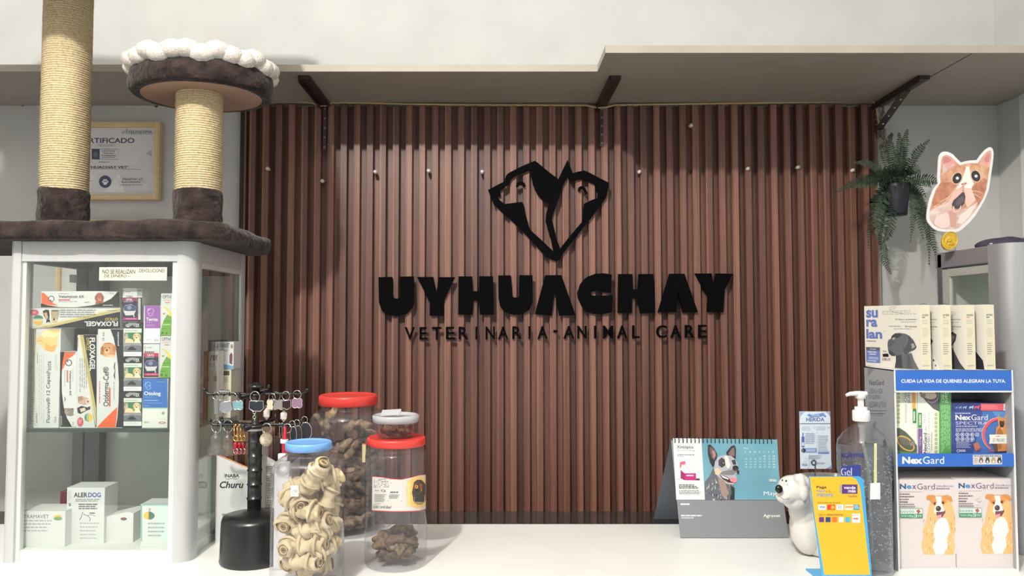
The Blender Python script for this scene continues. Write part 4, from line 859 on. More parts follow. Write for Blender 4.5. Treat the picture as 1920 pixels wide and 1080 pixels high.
# ================================================================ jars of treats
def jar(label, cx, ytop, lidw, ylid, bodyw, ybase, Y, lidcol, sq=0.0, lidlabel=None, ribs=True):
    x = xof(cx, (ytop+ybase)/2, Y); k = 1/pxm(Y); RL, RBd = lidw/2*k, bodyw/2*k; ztop, zlid, z0 = zof(ytop, Y-RL*.6), zof(ylid, Y-RL), ZC
    t = thing('treat_jar', label, 'jar', (x, Y, ZC)); H = zlid-z0
    nk = RL*.90; pr = [(RBd*.93,0.0015),(RBd*.985,.006),(RBd,.016)]
    if ribs: pr += [(RBd,.05),(RBd*.985,.053),(RBd,.056)]
    sh = H - (RBd-nk)*1.25 - .010
    pr += [(RBd,sh)]
    for i in range(1,9): a = PI/2*i/8; pr.append((nk+(RBd-nk)*math.cos(a), sh+(H-.010-sh)*math.sin(a)))
    pr += [(nk,H-.006),(nk*1.03,H-.004),(nk,H-.002),(nk,H+.006)]
    mb = MB(); mb.lathe(pr, (x,Y,z0), JAR, 56, sq=sq); mb.lathe([(RBd*.93,.0015),(RBd*.5,.004),(0,.006)], (x,Y,z0), JAR, 40, sq=sq); body = mb.build('jar_body', t)
    LM = mat(lidcol, .38, name='jar_lid'); hl = ztop-zlid; mb = MB(); seg = 96; vs = []; 
    mb.lathe([(RL*.97,0),(RL,.001),(RL,hl*.80),(RL*.985,hl*.93),(RL*.95,hl),(RL*.90,hl*.99),(RL*.88,hl*.90),(RL*.5,hl*.92),(0,hl*.93)], (x,Y,zlid), LM, seg); mb.build('lid', t)
    return t, x, Y, RBd, H, sq
RED_L = (212, 62, 56)
jBack = jar('tall clear jar of brown chews with red lid standing at the back against the panelling', 652, 743, 108, 765, 142, 977, 1.74, RED_L)
jRed = jar('clear jar with red lid and wrap-around paper label in front of the taller jar', 742.5, 824, 108, 843, 114, 1048, 1.50, RED_L)
jBlue = jar('squarish clear jar with blue lid filled with rawhide knots', 577.5, 832, 85, 850, 127, 1092, 1.375, (112, 164, 226), .38)
# paper label round the red-lidded jar
t_, xj, yj, rj, hj, _ = jRed
mb = MB(); d = Draw(mb, cylinder(xj, yj, rj+.0006), (580,720,4.154))
top = [(490,723),(560,728),(640,742),(720,746),(800,728),(850,714),(906,708)]; bot = [(488,982),(560,986),(640,990),(720,990),(800,988),(860,984),(906,972)]
d.patch([(x,y-5) for x, y in top], [(x,y+6) for x, y in bot], (196,52,56), 30); d.patch(top, bot, (204,202,198), 30)
d.small(505,738,648,808,7,(70,70,72),.55,w=(.1,.3)); d.rect(503,815,606,930,(226,230,234)); d.ell(576,832,20,10,(120,126,134),12); d.small(510,828,548,838,1,(90,90,96)); d.small(508,860,600,922,8,(90,94,98),.5); d.rect(612,820,714,900,(226,230,232)); 
for x in (640,660,682): d.poly([(x-9,852),(x-9,840),(x+4,838),(x+9,834),(x+8,842),(x+6,852),(x+3,852),(x+3,845),(x-5,845),(x-6,852)], (40,40,42))
d.small(620,862,706,896,5,(100,100,104),.5); d.line([(608,908),(722,912)], 3, (90,90,92)); d.small(510,932,570,938,1,(100,100,100))
d.text('Chicken', 495, 938, 540, 968, (60,60,62), shear=.3); d.text('Lamb', 548, 945, 592, 968, (60,60,62), shear=.3); d.text('Beef', 598, 948, 640, 970, (60,60,62), shear=.3)
d.patch([(755,838),(765,760),(790,740),(830,722),(880,722),(904,740)], [(755,842),(768,930),(795,950),(830,968),(880,960),(904,930)], (226,186,110), 24)
for i in range(9): d.ell(772+ (i%2)*3, 765+22*i, 14, 13, (234,204,140), k=12)
d.patch([(800,842),(815,765),(840,745),(875,748),(905,780)], [(800,850),(818,925),(840,940),(875,940),(905,905)], (70,66,62), 20); d.patch([(806,830),(820,770),(845,758),(880,765),(903,800)], [(806,836),(820,870),(845,880),(880,872),(903,840)], (64,60,58), 20)
d.ell(848,810,32,42,(222,128,56)); d.ell(835,800,12,15,(236,160,90)); d.poly([(858,770),(876,775),(880,815),(866,830),(858,800)], (150,74,34)); d.ell(832,826,13,9,(40,32,30)); d.line([(820,838),(840,846),(862,838),(872,815)], 4, (60,40,32)); d.poly([(818,872),(900,868),(900,912),(818,915)], (232,196,122))
d.text('Dental', 808, 876, 892, 910, (48,48,48)); d.small(818,920,890,950,3,(220,196,130),.5)
mb.build('paper_label', t_, label='printed paper label with gold seal')
mb = MB(); d = Draw(mb, cylinder(jBack[1], jBack[2], jBack[3]+.0006), (580,720,4.154)); d.patch([(412,460),(440,462)], [(412,610),(440,610)], (206,196,150), 4); d.patch([(412,460),(440,462)], [(412,470),(440,472)], (196,70,56), 4); mb.build('paper_label', jBack[0], label='edge of a yellowish paper label')

# dried chews
CHEW = noisy('dried_chew', (34,24,18), (124,100,78), nscale=90, detail=5, rough=.8, bump=.8, bdist=.002, lo=.3, hi=.72)
CHEWL = noisy('pale_dried_chew', (72,56,42), (164,140,112), nscale=90, detail=5, rough=.8, bump=.8, bdist=.002, lo=.3, hi=.72)
def chew_mesh(L, r, seed, m):
    rnd = random.Random(seed); P = []; R = []; n = 10; bx, by = rnd.uniform(-.25,.25)*L, rnd.uniform(-.18,.18)*L
    for i in range(n+1):
        u = i/n; P.append(Vector((bx*math.sin(PI*u)+rnd.uniform(-.03,.03)*L, by*math.sin(PI*u*1.3)+rnd.uniform(-.02,.02)*L, (u-.5)*L))); R.append(r*(.45+.75*math.sin(PI*(.08+.84*u))**.8)*rnd.uniform(.75,1.25))
    mb = MB(); mb.tube(P, R, m, 7)
    for v in range(len(mb.v)): q = mb.v[v]; mb.v[v] = q + Vector((noise.noise(q*210), noise.noise(q*210+Vector((5,5,5))), noise.noise(q*90)))*r*.75
    return mb
PROTO = {}
def place(kind, builder, loc, rot, name, label, cat, group):
    if kind not in PROTO:
        mb = builder(); o = mb.build(name, label=label, cat=cat, group=group, origin=(0,0,0)); PROTO[kind] = o
    else:
        o = PROTO[kind].copy(); COL.objects.link(o); o['label'] = label; o['group'] = group
    o.location = loc; o.rotation_euler = rot; return o
rnd = random.Random(21)
def pile(n, cx, cy, R, z0, z1, variants, L, name, label, cat, group, flat=.5):
    """heap of sticks whose two ends stay inside the jar (R: radius left for their centre line)"""
    for i in range(n):
        f = (i+.5)/n; z = z0+(z1-z0)*f; v = variants[i % len(variants)]; hl = L*.5
        el = rnd.uniform(-flat, flat); az = rnd.uniform(0, 2*PI); hx = hl*math.cos(el); a = i*2.399963
        dmax = math.sqrt(max(R*R - hx*hx, 0))                # chord centre distance
        off = dmax*rnd.uniform(.55, 1.0); az = a + PI/2 + rnd.uniform(-.12,.12)
        zz = min(max(z, z0+abs(hl*math.sin(el))), z1)
        D = Vector((math.cos(el)*math.cos(az), math.cos(el)*math.sin(az), math.sin(el)))
        place(v[0], v[1], (cx+off*math.cos(a), cy+off*math.sin(a), zz), D.to_track_quat('Z','Y').to_euler(), name, label, cat, group)
def C_(L, r, s, m): return ('chew%g_%g_%d' % (L, r, s), lambda: chew_mesh(L, r, s, m))
_, x, y, R, H, _ = jBack
pile(84, x, y, R-.016, ZC+.014, ZC+H*.66, [C_(.090,.007,1,CHEW),C_(.085,.009,2,CHEW),C_(.090,.0065,3,CHEWL),C_(.080,.0095,4,CHEW)], .085, 'dried_chew', 'brown dried chew heaped in the tall red-lidded jar at the back', 'dog chew', 'dried chews in the tall jar', .45)
for k, (px, py, dz, lean, toward) in enumerate(((616,790,-.035,.30,.2),(626,786,-.05,.22,-.1),(607,798,-.02,-.7,.2),(672,800,-.04,1.3,.1),(690,812,-.02,-1.1,.0),(640,845,-.055,.55,.1),(655,850,-.055,.6,.0),(684,830,.0,1.2,.3))):
    p = at(px, py, y+dz); v = C_(.07,.0085,1,CHEWL) if k % 2 else C_(.068,.0075,3,CHEWL)
    D = Vector((math.sin(lean), toward*.3, math.cos(lean))).normalized(); w = Vector((p.x-x, p.y-y, 0)); r_in = R-.024
    if w.length > r_in: w *= r_in/w.length
    place(v[0]+'b', v[1], (x+w.x, y+w.y, p.z), D.to_track_quat('Z','Y').to_euler(), 'dried_chew', 'pale dried chew stick lying on top in the tall red-lidded jar at the back', 'dog chew', 'pale chews on top in the tall jar')
_, x, y, R, H, _ = jRed
pile(12, x, y, R-.014, ZC+.014, ZC+.055, [C_(.062,.008,5,CHEW),C_(.058,.009,6,CHEWL)], .062, 'dried_chew', 'brown dried chew at the bottom of the jar with the wrap-around label', 'dog chew', 'dried chews in the labelled jar', .25)

# rawhide knots
HIDE = noisy('rawhide', (196,178,140), (218,203,168), nscale=40, detail=4, rough=.6, bump=.5, bdist=.0015)
HIDED = mat((150,118,76), .8)
def knot_mesh(L, r, seed):
    mb = MB(); rn = random.Random(seed); prof = []
    for z, q in ((-.5,.66),(-.49,.92),(-.42,.96),(-.35,.84),(-.30,.80),(-.25,.96),(-.18,1.10),(-.12,1.08),(-.06,.92),(0,.86),(.06,.92),(.12,1.08),(.18,1.10),(.25,.96),(.30,.80),(.35,.84),(.42,.96),(.49,.92),(.5,.66)): prof.append((q*r, z*L))
    mb.lathe(prof, (0,0,0), HIDE, 26)
    for i in range(len(mb.v)):
        q = mb.v[i]; th = math.atan2(q.y, q.x); w = 1 + .13*math.sin(2*th + q.z/L*9 + seed) + .07*math.sin(5*th + seed*2 - q.z/L*6) + .16*noise.noise(Vector((q.x*70+seed, q.y*70, q.z*70))); mb.v[i] = Vector((q.x*w, q.y*w*.78, q.z + r*.22*math.sin(th + seed)))
    for sgn_ in (-1, 1):                                      # rolled sheet visible at the ends
        for tr in range(3):
            mb.ring((0,0,sgn_*(.5*L+.0004)), r*(.55-.17*tr), r*.075, HIDED if tr != 1 else HIDE, (0,0,1), 16)
        mb.lathe([(r*.62, sgn_*.499*L), (0, sgn_*.47*L)], (0,0,0), HIDED, 20)
    for j in (-1,1):                                          # the sheet's edge winding over each knot
        P = [Vector((r*1.16*math.cos(a), r*1.0*math.sin(a), j*L*(.2+.05*math.sin(a*.7)))) for a in [k*.35 for k in range(14)]]; mb.tube(P, [r*.02+r*.16*math.sin(PI*k/13) for k in range(14)], HIDE, 6)
    return mb
_, x, y, R, H, _ = jBlue
KL = (.060, .054, .064); KR = (.0185, .0195, .0175)
KN = [('knot%d' % i, (lambda i=i: knot_mesh(KL[i], KR[i], (1,4,8)[i]))) for i in range(3)]
# centre (photo x, photo y, depth from the jar's axis), direction of the knot (right, back, up), kind
spots = [(592,893,-.034,(.5,-.2,.8),0),(618,898,-.012,(.9,.3,.25),1),(568,903,.012,(.8,.2,.45),2),(551,938,-.030,(.55,-.75,-.15),0),(622,930,-.012,(.35,.1,.9),2),(582,936,.008,(.9,.2,.2),0),(574,958,-.040,(.95,-.2,-.1),1),(619,958,.012,(.2,.3,.9),0),(546,975,-.012,(.25,.9,.2),1),(592,990,-.042,(.85,-.1,.35),2),(615,992,-.022,(.4,.8,.3),1),(548,1018,-.018,(.2,.9,.1),2),(584,1024,-.040,(.95,-.2,.1),0),(612,1028,-.026,(.6,.7,.3),1),(590,1020,.020,(.9,.1,.1),1),(570,1052,-.034,(.9,-.3,.05),2),(556,1050,.010,(.4,.9,.05),1),(590,1062,.012,(.8,.5,.0),2)]
for px, py, dy, D, v in spots:
    D = Vector(D).normalized(); p = at(px, py, y+dy); w = Vector((p.x-x, p.y-y, 0)); hx = KL[v]*.5*math.hypot(D.x, D.y)
    r_in = R - .004 - max(KR[v], hx*.80)
    if w.length > r_in: w *= r_in/w.length
    z = max(p.z, ZC+.008+KR[v]+KL[v]*.5*abs(D.z))
    place(KN[v][0], KN[v][1], (x+w.x, y+w.y, z), D.to_track_quat('Z','Y').to_euler(), 'rawhide_knot', 'cream rawhide knot heaped in the square blue-lidded jar', 'dog chew', 'rawhide knots in the blue-lidded jar')
mb = MB(); zt = (360,720,4.154); Yt = y-R-.0012; d = Draw(mb, front(Yt), zt)
mb.box((xof(545,920,Yt), Yt+.0001, zof(931,Yt)), (xof(559.5,920,Yt), Yt+.0005, zof(910.5,Yt)), mat((226,222,212),.6)); d.text('2.50', 776, 824, 818, 844, (60,56,56), shear=.2); d.small(780,856,815,864,1,(150,146,140)); mb.build('price_tag', label='small white handwritten price tag on the front of the blue-lidded jar', cat='price tag')

# small tub on the red lid
Yq = 1.50; xq = xof(742, 800, Yq); zq0 = zof(822, Yq-.03)+.0005
zq0 = [o for o in COL.objects if o.name.startswith('lid') and o.parent == jRed[0]][0]; zq0 = max(v.co.z for v in zq0.data.vertices) + ZC + .0008
k = 1/pxm(Yq); Rt, Rb = 41*k, 33*k; zq1 = zof(794, Yq-Rt)
t = thing('round_tub', 'small round clear deli tub of dried treats on top of the red jar lid', 'tub', (xq, Yq, zq0))
mb = MB(); h = zq1-zq0; mb.lathe([(0,.0008),(Rb,.0008),(Rb*1.02,.003),(Rt*.93,h*.82),(Rt*.97,h*.84),(Rt*.98,h)], (xq,Yq,zq0), JAR, 48); mb.build('tub_body', t)
LIDC = glassy('frosted_lid_plastic', (225,228,232), 1.5, .15, .55, (222,224,228)); mb = MB(); zl_ = zof(784, Yq-Rt)-zq0
mb.lathe([(Rt*1.0,h-.002),(Rt*1.055,h-.002),(Rt*1.06,zl_),(Rt*1.0,zl_+.002),(Rt*.94,zl_+.0015),(Rt*.90,zl_-.002),(Rt*.5,zl_-.002),(0,zl_-.002)], (xq,Yq,zq0), LIDC, 56); mb.build('lid', t, label='frosted snap-on lid')
mb = MB(); c = Vector((xq-.008, Yq-.01, zq0+zl_+.002)); mb.obox(c+Vector((0,0,.005)), (.019,0,.001), (0,.010,.004), (0,0,.0006), LIDC); mb.obox(c+Vector((.017,0,.003)), (.003,0,.004), (0,.009,0), (.0006,0,0), LIDC); mb.build('tape_tab', t, label='folded clear tape tab')
pile(40, xq, Yq, Rb-.006, zq0+.008, zq0+h*.84, [C_(.042,.005,11,CHEW),C_(.038,.006,12,CHEW),C_(.040,.005,13,CHEWL)], .04, 'dried_treat', 'small brown dried treat heaped in the round tub on the red lid', 'dog chew', 'dried treats in the round tub', .35)
# ================================================================ desk calendar
Yc = 1.70; ZK = (1240, 760, 4.174)
t = thing('desk_calendar', 'spiral-bound desk calendar with a spotted dog photo standing on the counter', 'calendar', at(1365, 995, Yc))
c0, c1 = at(1258, 824, Yc+.03), at(1452, 826, Yc+.03)      # top edge corners
d0, d1 = at_z(1276, 996, ZC+.0015), at_z(1478, 996, ZC+.0015)
d0.y = d1.y = Yc-.03; d0 = at(1276, 996, Yc-.03); d1 = at(1479, 996, Yc-.03); d0.z = d1.z = ZC+.001
nn = (d1-d0).cross(c0-d0).normalized(); nn = nn if nn.y < 0 else -nn
CP_ = plane(d0, nn)
def sheet(q, n, th, m):
    mb = MB(); mb.add(q + [p - n*th for p in q], [(0,1,2,3),(7,6,5,4),(0,4,5,1),(1,5,6,2),(2,6,7,3),(3,7,4,0)], m); return mb
mb = sheet([d0, d1, c1, c0], nn, .0016, mat((124,128,132), .55)); d = Draw(mb, CP_, ZK); d.small(150,768,242,780,1,(236,238,238),.9,w=(.4,.6)); d.small(155,858,362,870,1,(226,228,230),.8,w=(.1,.25)); d.small(158,878,270,886,1,(220,222,224),.8)
d.text('Agrovet', 798, 850, 930, 884, (240,242,242), bold=.01); mb.build('front_stand', t)
b0, b1 = d0 + Vector((-.025,.16,0)), d1 + Vector((-.012,.16,0)); n2 = (b1-b0).cross(c0-b0).normalized(); n2 = n2 if n2.y > 0 else -n2
mb = sheet([b0, b1, c1, c0], n2, .0016, mat((92,98,106), .55)); mb.build('back_stand', t)
mb = MB(); d = Draw(mb, CP_, ZK); d.n = 30
tl, tr, br, bl = (90,258), (905,268), (930,740), (116,738)
d.poly([tl, tr, br, bl], WHITE)
def dgrad():
    def f(nt, b):
        v = coords(nt); n_ = N(nt, 'ShaderNodeTexNoise', Scale=7, Detail=1); nt.links.new(v, n_.inputs['Vector']); nt.links.new(ramp(nt, n_.outputs['Fac'], [(.3,(84,132,152)),(.7,(122,178,194))]), b.inputs['Base Color']); b.inputs['Roughness'].default_value = .4
    return node_mat('calendar_blue', f)
d.poly([(312,260),(905,268),(930,740),(340,738)], dgrad())
d.text('Xint\u00f3pica', 120, 313, 250, 346, (50,54,64), bold=.015); d.text('1,5 | 3 | 6 | 10 mg', 122, 346, 258, 362, (60,64,74)); d.small(124,384,266,392,1,(110,110,116),.9); d.small(124,398,175,404,1,(150,150,154),.9)
MG = (178,34,112)
d.poly([(148,485),(268,485),(270,532),(270,588),(180,586),(150,572)], (206,208,212)); d.poly([(150,505),(180,532),(270,532),(270,588),(180,586),(150,572)], MG); d.poly([(150,505),(180,532),(180,586),(150,572)], (140,24,92)); d.small(196,544,258,556,1,(240,214,230),.9)
d.ell(200,508,12,13,(232,234,236)); d.ell(238,508,14,14,(226,228,230)); d.poly([(144,445),(185,436),(190,460),(160,462),(152,490),(144,488)], (210,90,110)); d.line([(168,470),(186,452),(182,475)], 4, (200,120,160)); d.poly([(190,440),(228,440),(230,480),(190,480)], (238,236,238)); d.rect(270,572,300,588,(60,62,64)); d.small(118,578,150,584,1,(120,120,122))
d.small(136,620,292,656,3,(70,72,78),.6); d.small(138,664,310,700,3,(120,122,128),.5)
# blue heeler
K1, K2, K3, K4 = (44,46,54), (168,172,180), (92,96,104), (214,212,208)
d.poly([(340,738),(338,600),(372,560),(400,500),(430,470),(560,600),(572,680),(558,738)], K3)
rn = random.Random(8)
nb = d.n
for i in range(120):
    d.n = nb + i % 12
    x = rn.uniform(345,560); y = rn.uniform(520,732)
    if x < 345+ (y-738)*-.0 and y < 560: continue
    if y < 620 and x < 400 - (y-520)*.3: continue
    if y < 600 and x > 480: continue
    c = (K2, K4, (70,74,84), (40,42,50))[i % 4]; a = rn.uniform(50,110); L = rn.uniform(10,26); w = rn.uniform(3,7); dx, dy = math.cos(math.radians(a))*L, math.sin(math.radians(a))*L
    d.poly([(x,y),(x+w,y+2),(x+dx+w*.4,y+dy),(x+dx,y+dy)], c)
d.n = nb + 13
d.poly([(440,560),(500,600),(520,690),(500,738),(470,700),(452,620)], (150,128,118)); d.poly([(540,620),(572,650),(570,738),(530,738),(548,690)], (34,36,42))
d.poly([(362,312),(380,306),(412,338),(436,382),(440,440),(424,470),(400,486),(376,440),(362,380)], (40,40,46)); d.poly([(374,330),(388,326),(416,352),(430,390),(412,430),(392,410),(380,370)], (98,78,82)); d.poly([(394,350),(416,360),(424,392),(408,420),(400,390)], (168,120,120))
d.poly([(505,368),(545,320),(570,312),(582,340),(580,420),(540,430),(512,400)], (44,42,48)); d.poly([(522,378),(552,336),(568,332),(572,390),(548,412)], (120,100,100))
d.poly([(418,440),(440,405),(490,388),(540,396),(575,420),(588,450),(604,490),(606,520),(580,545),(590,575),(570,606),(520,606),(470,580),(430,545),(410,500)], K2)
nb = d.n
for i in range(70):
    d.n = nb + i % 10
    x = rn.uniform(425,570); y = rn.uniform(400,500); c = (K4, K3, (190,194,200), (70,72,80))[i % 4]; w = rn.uniform(2,5); L = rn.uniform(6,14); d.poly([(x,y),(x+w,y),(x+w*.5-L*.3,y+L)], c)
d.n = nb + 11
d.poly([(445,430),(470,408),(500,430),(502,468),(470,490),(446,470)], (60,60,68)); d.ell(480,456,11,11,(44,34,30)); d.ell(483,453,4,4,(220,220,222), k=8)
d.poly([(545,430),(575,425),(584,465),(560,466)], (58,60,68)); d.ell(567,452,7,8,(40,32,30)); d.poly([(410,500),(440,490),(470,520),(440,550),(420,540)], (206,188,150)); d.poly([(490,398),(515,395),(540,470),(520,500),(500,470)], K4)
d.poly([(470,520),(560,500),(590,520),(560,545),(500,545),(455,540)], (120,118,122)); d.ell(578,492,24,21,(36,34,38)); d.ell(582,500,7,6,(90,60,60), k=10); d.poly([(590,506),(608,512),(604,540),(592,538),(584,520)], (40,38,42))
d.poly([(455,545),(490,550),(530,572),(590,575),(585,600),(560,612),(515,606),(478,580)], (48,38,42)); d.poly([(462,546),(490,556),(525,574),(520,582),(480,568)], (216,210,204)); d.poly([(528,572),(560,566),(592,576),(588,600),(566,606),(540,596)], (226,128,142)); d.poly([(470,575),(520,604),(575,610),(560,622),(510,616)], (176,174,178))
nt_ = d.n
LB = (232,242,246); SB = (196,218,226)
d.text('May', 642, 330, 678, 348, SB)
for i, ch in enumerate('LMMJVSD'): d.text(ch, 651+i*36, 361, 660+i*36, 372, LB, bold=.02)
dd = 1; row, colm = 0, 4
while dd <= 31:
    x = 652+colm*36.2; y = 392+row*21.5; s_ = '%02d' % dd; d.n = nt_ + dd % 5; d.text(s_, x, y, x+16, y+12, LB if colm in (4,6) and row == 0 or colm == 6 else SB, bold=.01); dd += 1; colm += 1
    if colm == 7: colm = 0; row += 1
d.text('2026', 838, 578, 898, 598, LB, bold=.03); d.text('Mayo', 798, 674, 925, 714, (238,246,248))
mb.build('page', t)
mb = MB(); u = (c1-c0)
for i in range(25):
    p = c0 + u*(.035+.93*i/24); 
    mb.tube([p+nn*.004+Vector((0,0,-.008)), p+nn*.0045+Vector((0,0,-.001)), p+nn*.001+Vector((0,0,.0045)), p-nn*.004+Vector((0,0,.002)), p-nn*.004+Vector((0,0,-.006))], .0011, mat((40,42,46),.35), 6)
    q = p + nn*.0026 + Vector((0,0,-.0085)); mb.obox(q, (.0021,0,0), nn*.0003, (0,0,.0022), mat((30,34,38),.6))
mb.build('wire_binding', t)

# ================================================================ white dog planter, memo clip, leaflet
Yd = 1.56; PORC = mat((220,217,210), .12, 0, .6, name='glazed_porcelain'); kd = 1/pxm(Yd)
xp = xof(1552, 960, Yd); t = thing('dog_planter', 'glossy white ceramic planter shaped like a sitting dog on the counter', 'planter', (xp, Yd, ZC))
rimz = zof(890, Yd+.02)-ZC
mb = MB(); R = 56*kd; mb.lathe([(R*.62,.0),(R*.80,.006),(R*.98,.03),(R*1.02,rimz*.45),(R*.98,rimz*.75),(R*.94,rimz*.97),(R*.925,rimz),(R*.88,rimz*.995),(R*.86,rimz*.93),(R*.86,.03),(0,.02)], (xp,Yd,ZC), PORC, 56, sy=.82, cap0=True); mb.build('pot', t)
def blob(parts, voxel, m, name, par, smooth=3):
    b = bmesh.new()
    for c, r, rt in parts:
        mx = Matrix.Translation(c) @ (Matrix.Rotation(rt, 4, 'Y') if rt else Matrix()) @ Matrix.Diagonal((r[0],r[1],r[2],1)); bmesh.ops.create_icosphere(b, subdivisions=3, radius=1, matrix=mx)
    mb = MB(); mb.bm(b, m, None, True); o = mb.build(name, par); q = o.modifiers.new('merge', 'REMESH'); q.mode = 'VOXEL'; q.voxel_size = voxel; q.use_smooth_shade = True; s = o.modifiers.new('soften', 'SMOOTH'); s.iterations = smooth; s.factor = .6; return o
Yh = Yd-.045; A = lambda px, py, dy=0: at(px, py, Yh+dy)
blob([(A(1486,918),(.030,.030,.029),.3),(A(1490,935,.002),(.026,.027,.022),0),(A(1474,926,-.010),(.020,.021,.020),.5),(A(1468,930,-.014),(.014,.016,.014),.6),(A(1499,905,.02),(.022,.024,.018),0),(A(1508,950,.030),(.032,.030,.05),0),(A(1516,985,.035),(.038,.034,.06),0)], .0022, PORC, 'head', t, 4)
blob([(A(1503,906,-.024),(.0085,.010,.020),-.12),(A(1506,922,-.026),(.0095,.010,.018),-.1),(A(1498,898,-.020),(.010,.012,.010),0)], .0016, PORC, 'ear', t)
mb = MB(); mb.ball(A(1460.5,917,-.030), (.0075,.006,.0085), mat((22,22,22), .15), 3); mb.build('nose', t, label='black nose')
mb = MB(); mb.ball(A(1474,902,-.027), (.0018,.0022,.0022), mat((22,22,22), .2), 2); mb.build('eye', t, label='small black eye')
mb = MB(); mb.ball(A(1467,900.5,-.024), (.0012,.0018,.0018), mat((22,22,22), .2), 2); mb.build('eye', t, label='small black eye')
mb = MB(); mb.tube([A(1463,932,-.0325),A(1468,936,-.033),A(1475,936.5,-.0325),A(1480,934,-.0315)], .0007, mat((150,146,140),.4), 5); mb.build('mouth', t)
mb = MB(); mb.ball((xp,Yd,ZC+rimz*.80), (R*.84,R*.68,.008), noisy('dark_potting_mix',(50,42,36),(84,72,60),nscale=150,rough=.95), 3); mb.build('soil', t)
Yl = Yd+.012
def px3(px, py, Y=Yl): return at(px, py, Y)
mb = MB(); WIRE = mat((96,104,128), .3, .7); mb.tube([(px3(1528,893).x, Yl-.002, ZC+rimz*.78), px3(1528,893,Yl-.002), px3(1528.5,872,Yl-.002), px3(1529,868,Yl-.002)], .0012, WIRE, 8); mb.ring(px3(1525.5,867,Yl-.002), 4.2*kd, .0013, WIRE, (0,1,0)); mb.ring(px3(1525.5,867,Yl+.0008), 4.2*kd, .0013, WIRE, (0,1,0)); mb.build('memo_clip', label='wire memo clip rising from the dog planter and gripping the leaflet', cat='clip')
mb = MB(); mb.box((xof(1499.5,825,Yl),Yl-.0006,zof(879,Yl)),(xof(1557.5,825,Yl),Yl,zof(771.5,Yl)), mat((206,218,230),.5)); d = Draw(mb, front(Yl-.0006), (1450,760,4.909)); B1, B2 = (60,84,140), (140,160,204)
d.poly([(243,62),(290,60),(255,90),(243,130)], B2); d.poly([(480,60),(524,58),(524,110),(505,80)], B2); d.poly([(310,92),(330,76),(345,84),(440,74),(460,68),(490,105),(475,112),(462,98),(450,104),(345,110),(330,106)], (110,136,190)); d.small(350,84,440,100,2,(214,224,236),.4); d.text('HERIDA', 303, 112, 470, 148, B1, bold=.02); d.rect(243,166,526,172,(60,66,80))
d.small(262,196,352,236,4,(140,150,170),.35); d.small(400,196,488,236,4,(140,150,170),.35); d.arc(378,202,10,11,0,360,2,(140,150,170)); d.line([(495,196),(518,212)],3,(120,130,150)); d.line([(518,196),(500,214)],3,(120,130,150)); d.line([(398,196),(400,440)],1.5,(160,168,186))
d.rect(267,252,276,290,(70,90,150)); d.rect(258,288,286,386,(86,108,168)); d.rect(262,340,282,372,(200,210,226)); d.small(294,256,392,360,8,(120,132,158),.45); d.small(410,280,512,430,10,(130,142,166),.4); d.rect(294,394,398,434,(120,142,196)); d.ell(277,414,19,22,(40,44,60)); d.rect(270,400,274,428,(200,206,220)); d.small(304,404,390,428,2,(210,220,236),.5); d.rect(410,428,512,446,(110,134,188))
d.small(322,458,448,500,5,(130,142,166),.45); d.arc(288,540,44,54,-90,60,2.5,(120,132,158)); d.text('GCA', 262, 536, 312, 556, (90,104,140), bold=.02); d.line([(275,526),(290,515),(305,524)],2,(120,132,158)); d.small(400,524,478,545,3,(140,150,172),.4); d.poly([(480,580),(536,578),(536,520),(525,560)], B2)
mb.build('leaflet', label='pale blue printed leaflet held upright by the wire clip before the panelling', cat='leaflet')

# ================================================================ yellow payment card
Yy = 1.385; t = thing('payment_sign', 'yellow and blue acrylic payment card standing in front of the dog planter', 'sign', at(1575, 1085, Yy))
KX = pxm(Yy); zt_, zb_ = zof(893.5, Yy), ZC+.001
xl0, xl1, xr0, xr1 = xof(1517,930,Yy), xof(1529,930,Yy)+.012, xof(1617,930,Yy), xof(1631,930,Yy)
def quad_y(py): return zof(py, Yy)
mb = MB(); L = [(xof(1517.5,893,Yy),Yy,zt_),(xof(1612,893,Yy),Yy,zt_),(xof(1619,900,Yy),Yy,quad_y(899)),(xof(1636,1085,Yy),Yy,zb_),(xof(1543,1085,Yy),Yy,zb_)]
mb.prism([L], (0,.003,0), mat((66,160,214), .35)); d = Draw(mb, front(Yy), (1450,760,4.909)); YEL = (230,176,40)
d.poly([(335,660),(720,656),(762,680),(795,740),(806,800),(832,1040),(890,1560),(470,1560),(384,1040)], YEL)
d.text('Paga', 397, 740, 490, 772, (46,42,38), bold=.03); d.text('aqu\u00ed', 398, 770, 478, 806, (60,140,190), bold=.015); d.text('o tu', 484, 784, 532, 802, (70,60,50)); d.text('manera', 402, 812, 550, 842, (60,140,190), bold=.015)
d.rect(630,728,774,814,(84,44,116)); d.rect(612,732,622,808,(80,150,190)); d.text('vende', 648, 742, 756, 770, WHITE, bold=.03); d.text('m\u00e1s', 688, 772, 758, 802, WHITE, bold=.03); d.text('niubiz:', 688, 824, 778, 846, (70,44,60), shear=.2)
d.text('Con todas las tarjetas', 408, 888, 614, 906, (70,60,44))
for i, c in enumerate(((232,234,232),(206,52,44),(226,230,236),(234,228,220),(60,150,196))): x = (412,496,580,656,740)[i]; d.rect(x,914,x+(72,70,64,74,50)[i],962,c)
d.text('VISA', 422, 926, 476, 946, (34,52,120), bold=.02); d.ell(520,938,18,18,(220,50,46)); d.ell(544,938,18,18,(240,160,52)); d.small(592,924,634,954,3,(120,140,170),.5); d.rect(660,926,728,944,(232,160,80)); d.small(748,922,784,954,2,(190,222,240),.5)
d.text('Con tu billetera favorita', 418, 996, 636, 1014, (70,60,44))
for i, c in enumerate(((92,40,120),(30,60,120),(226,110,40),(240,240,240),(60,170,210))): d.rect(420+i*60,1028,464+i*60,1074,c)
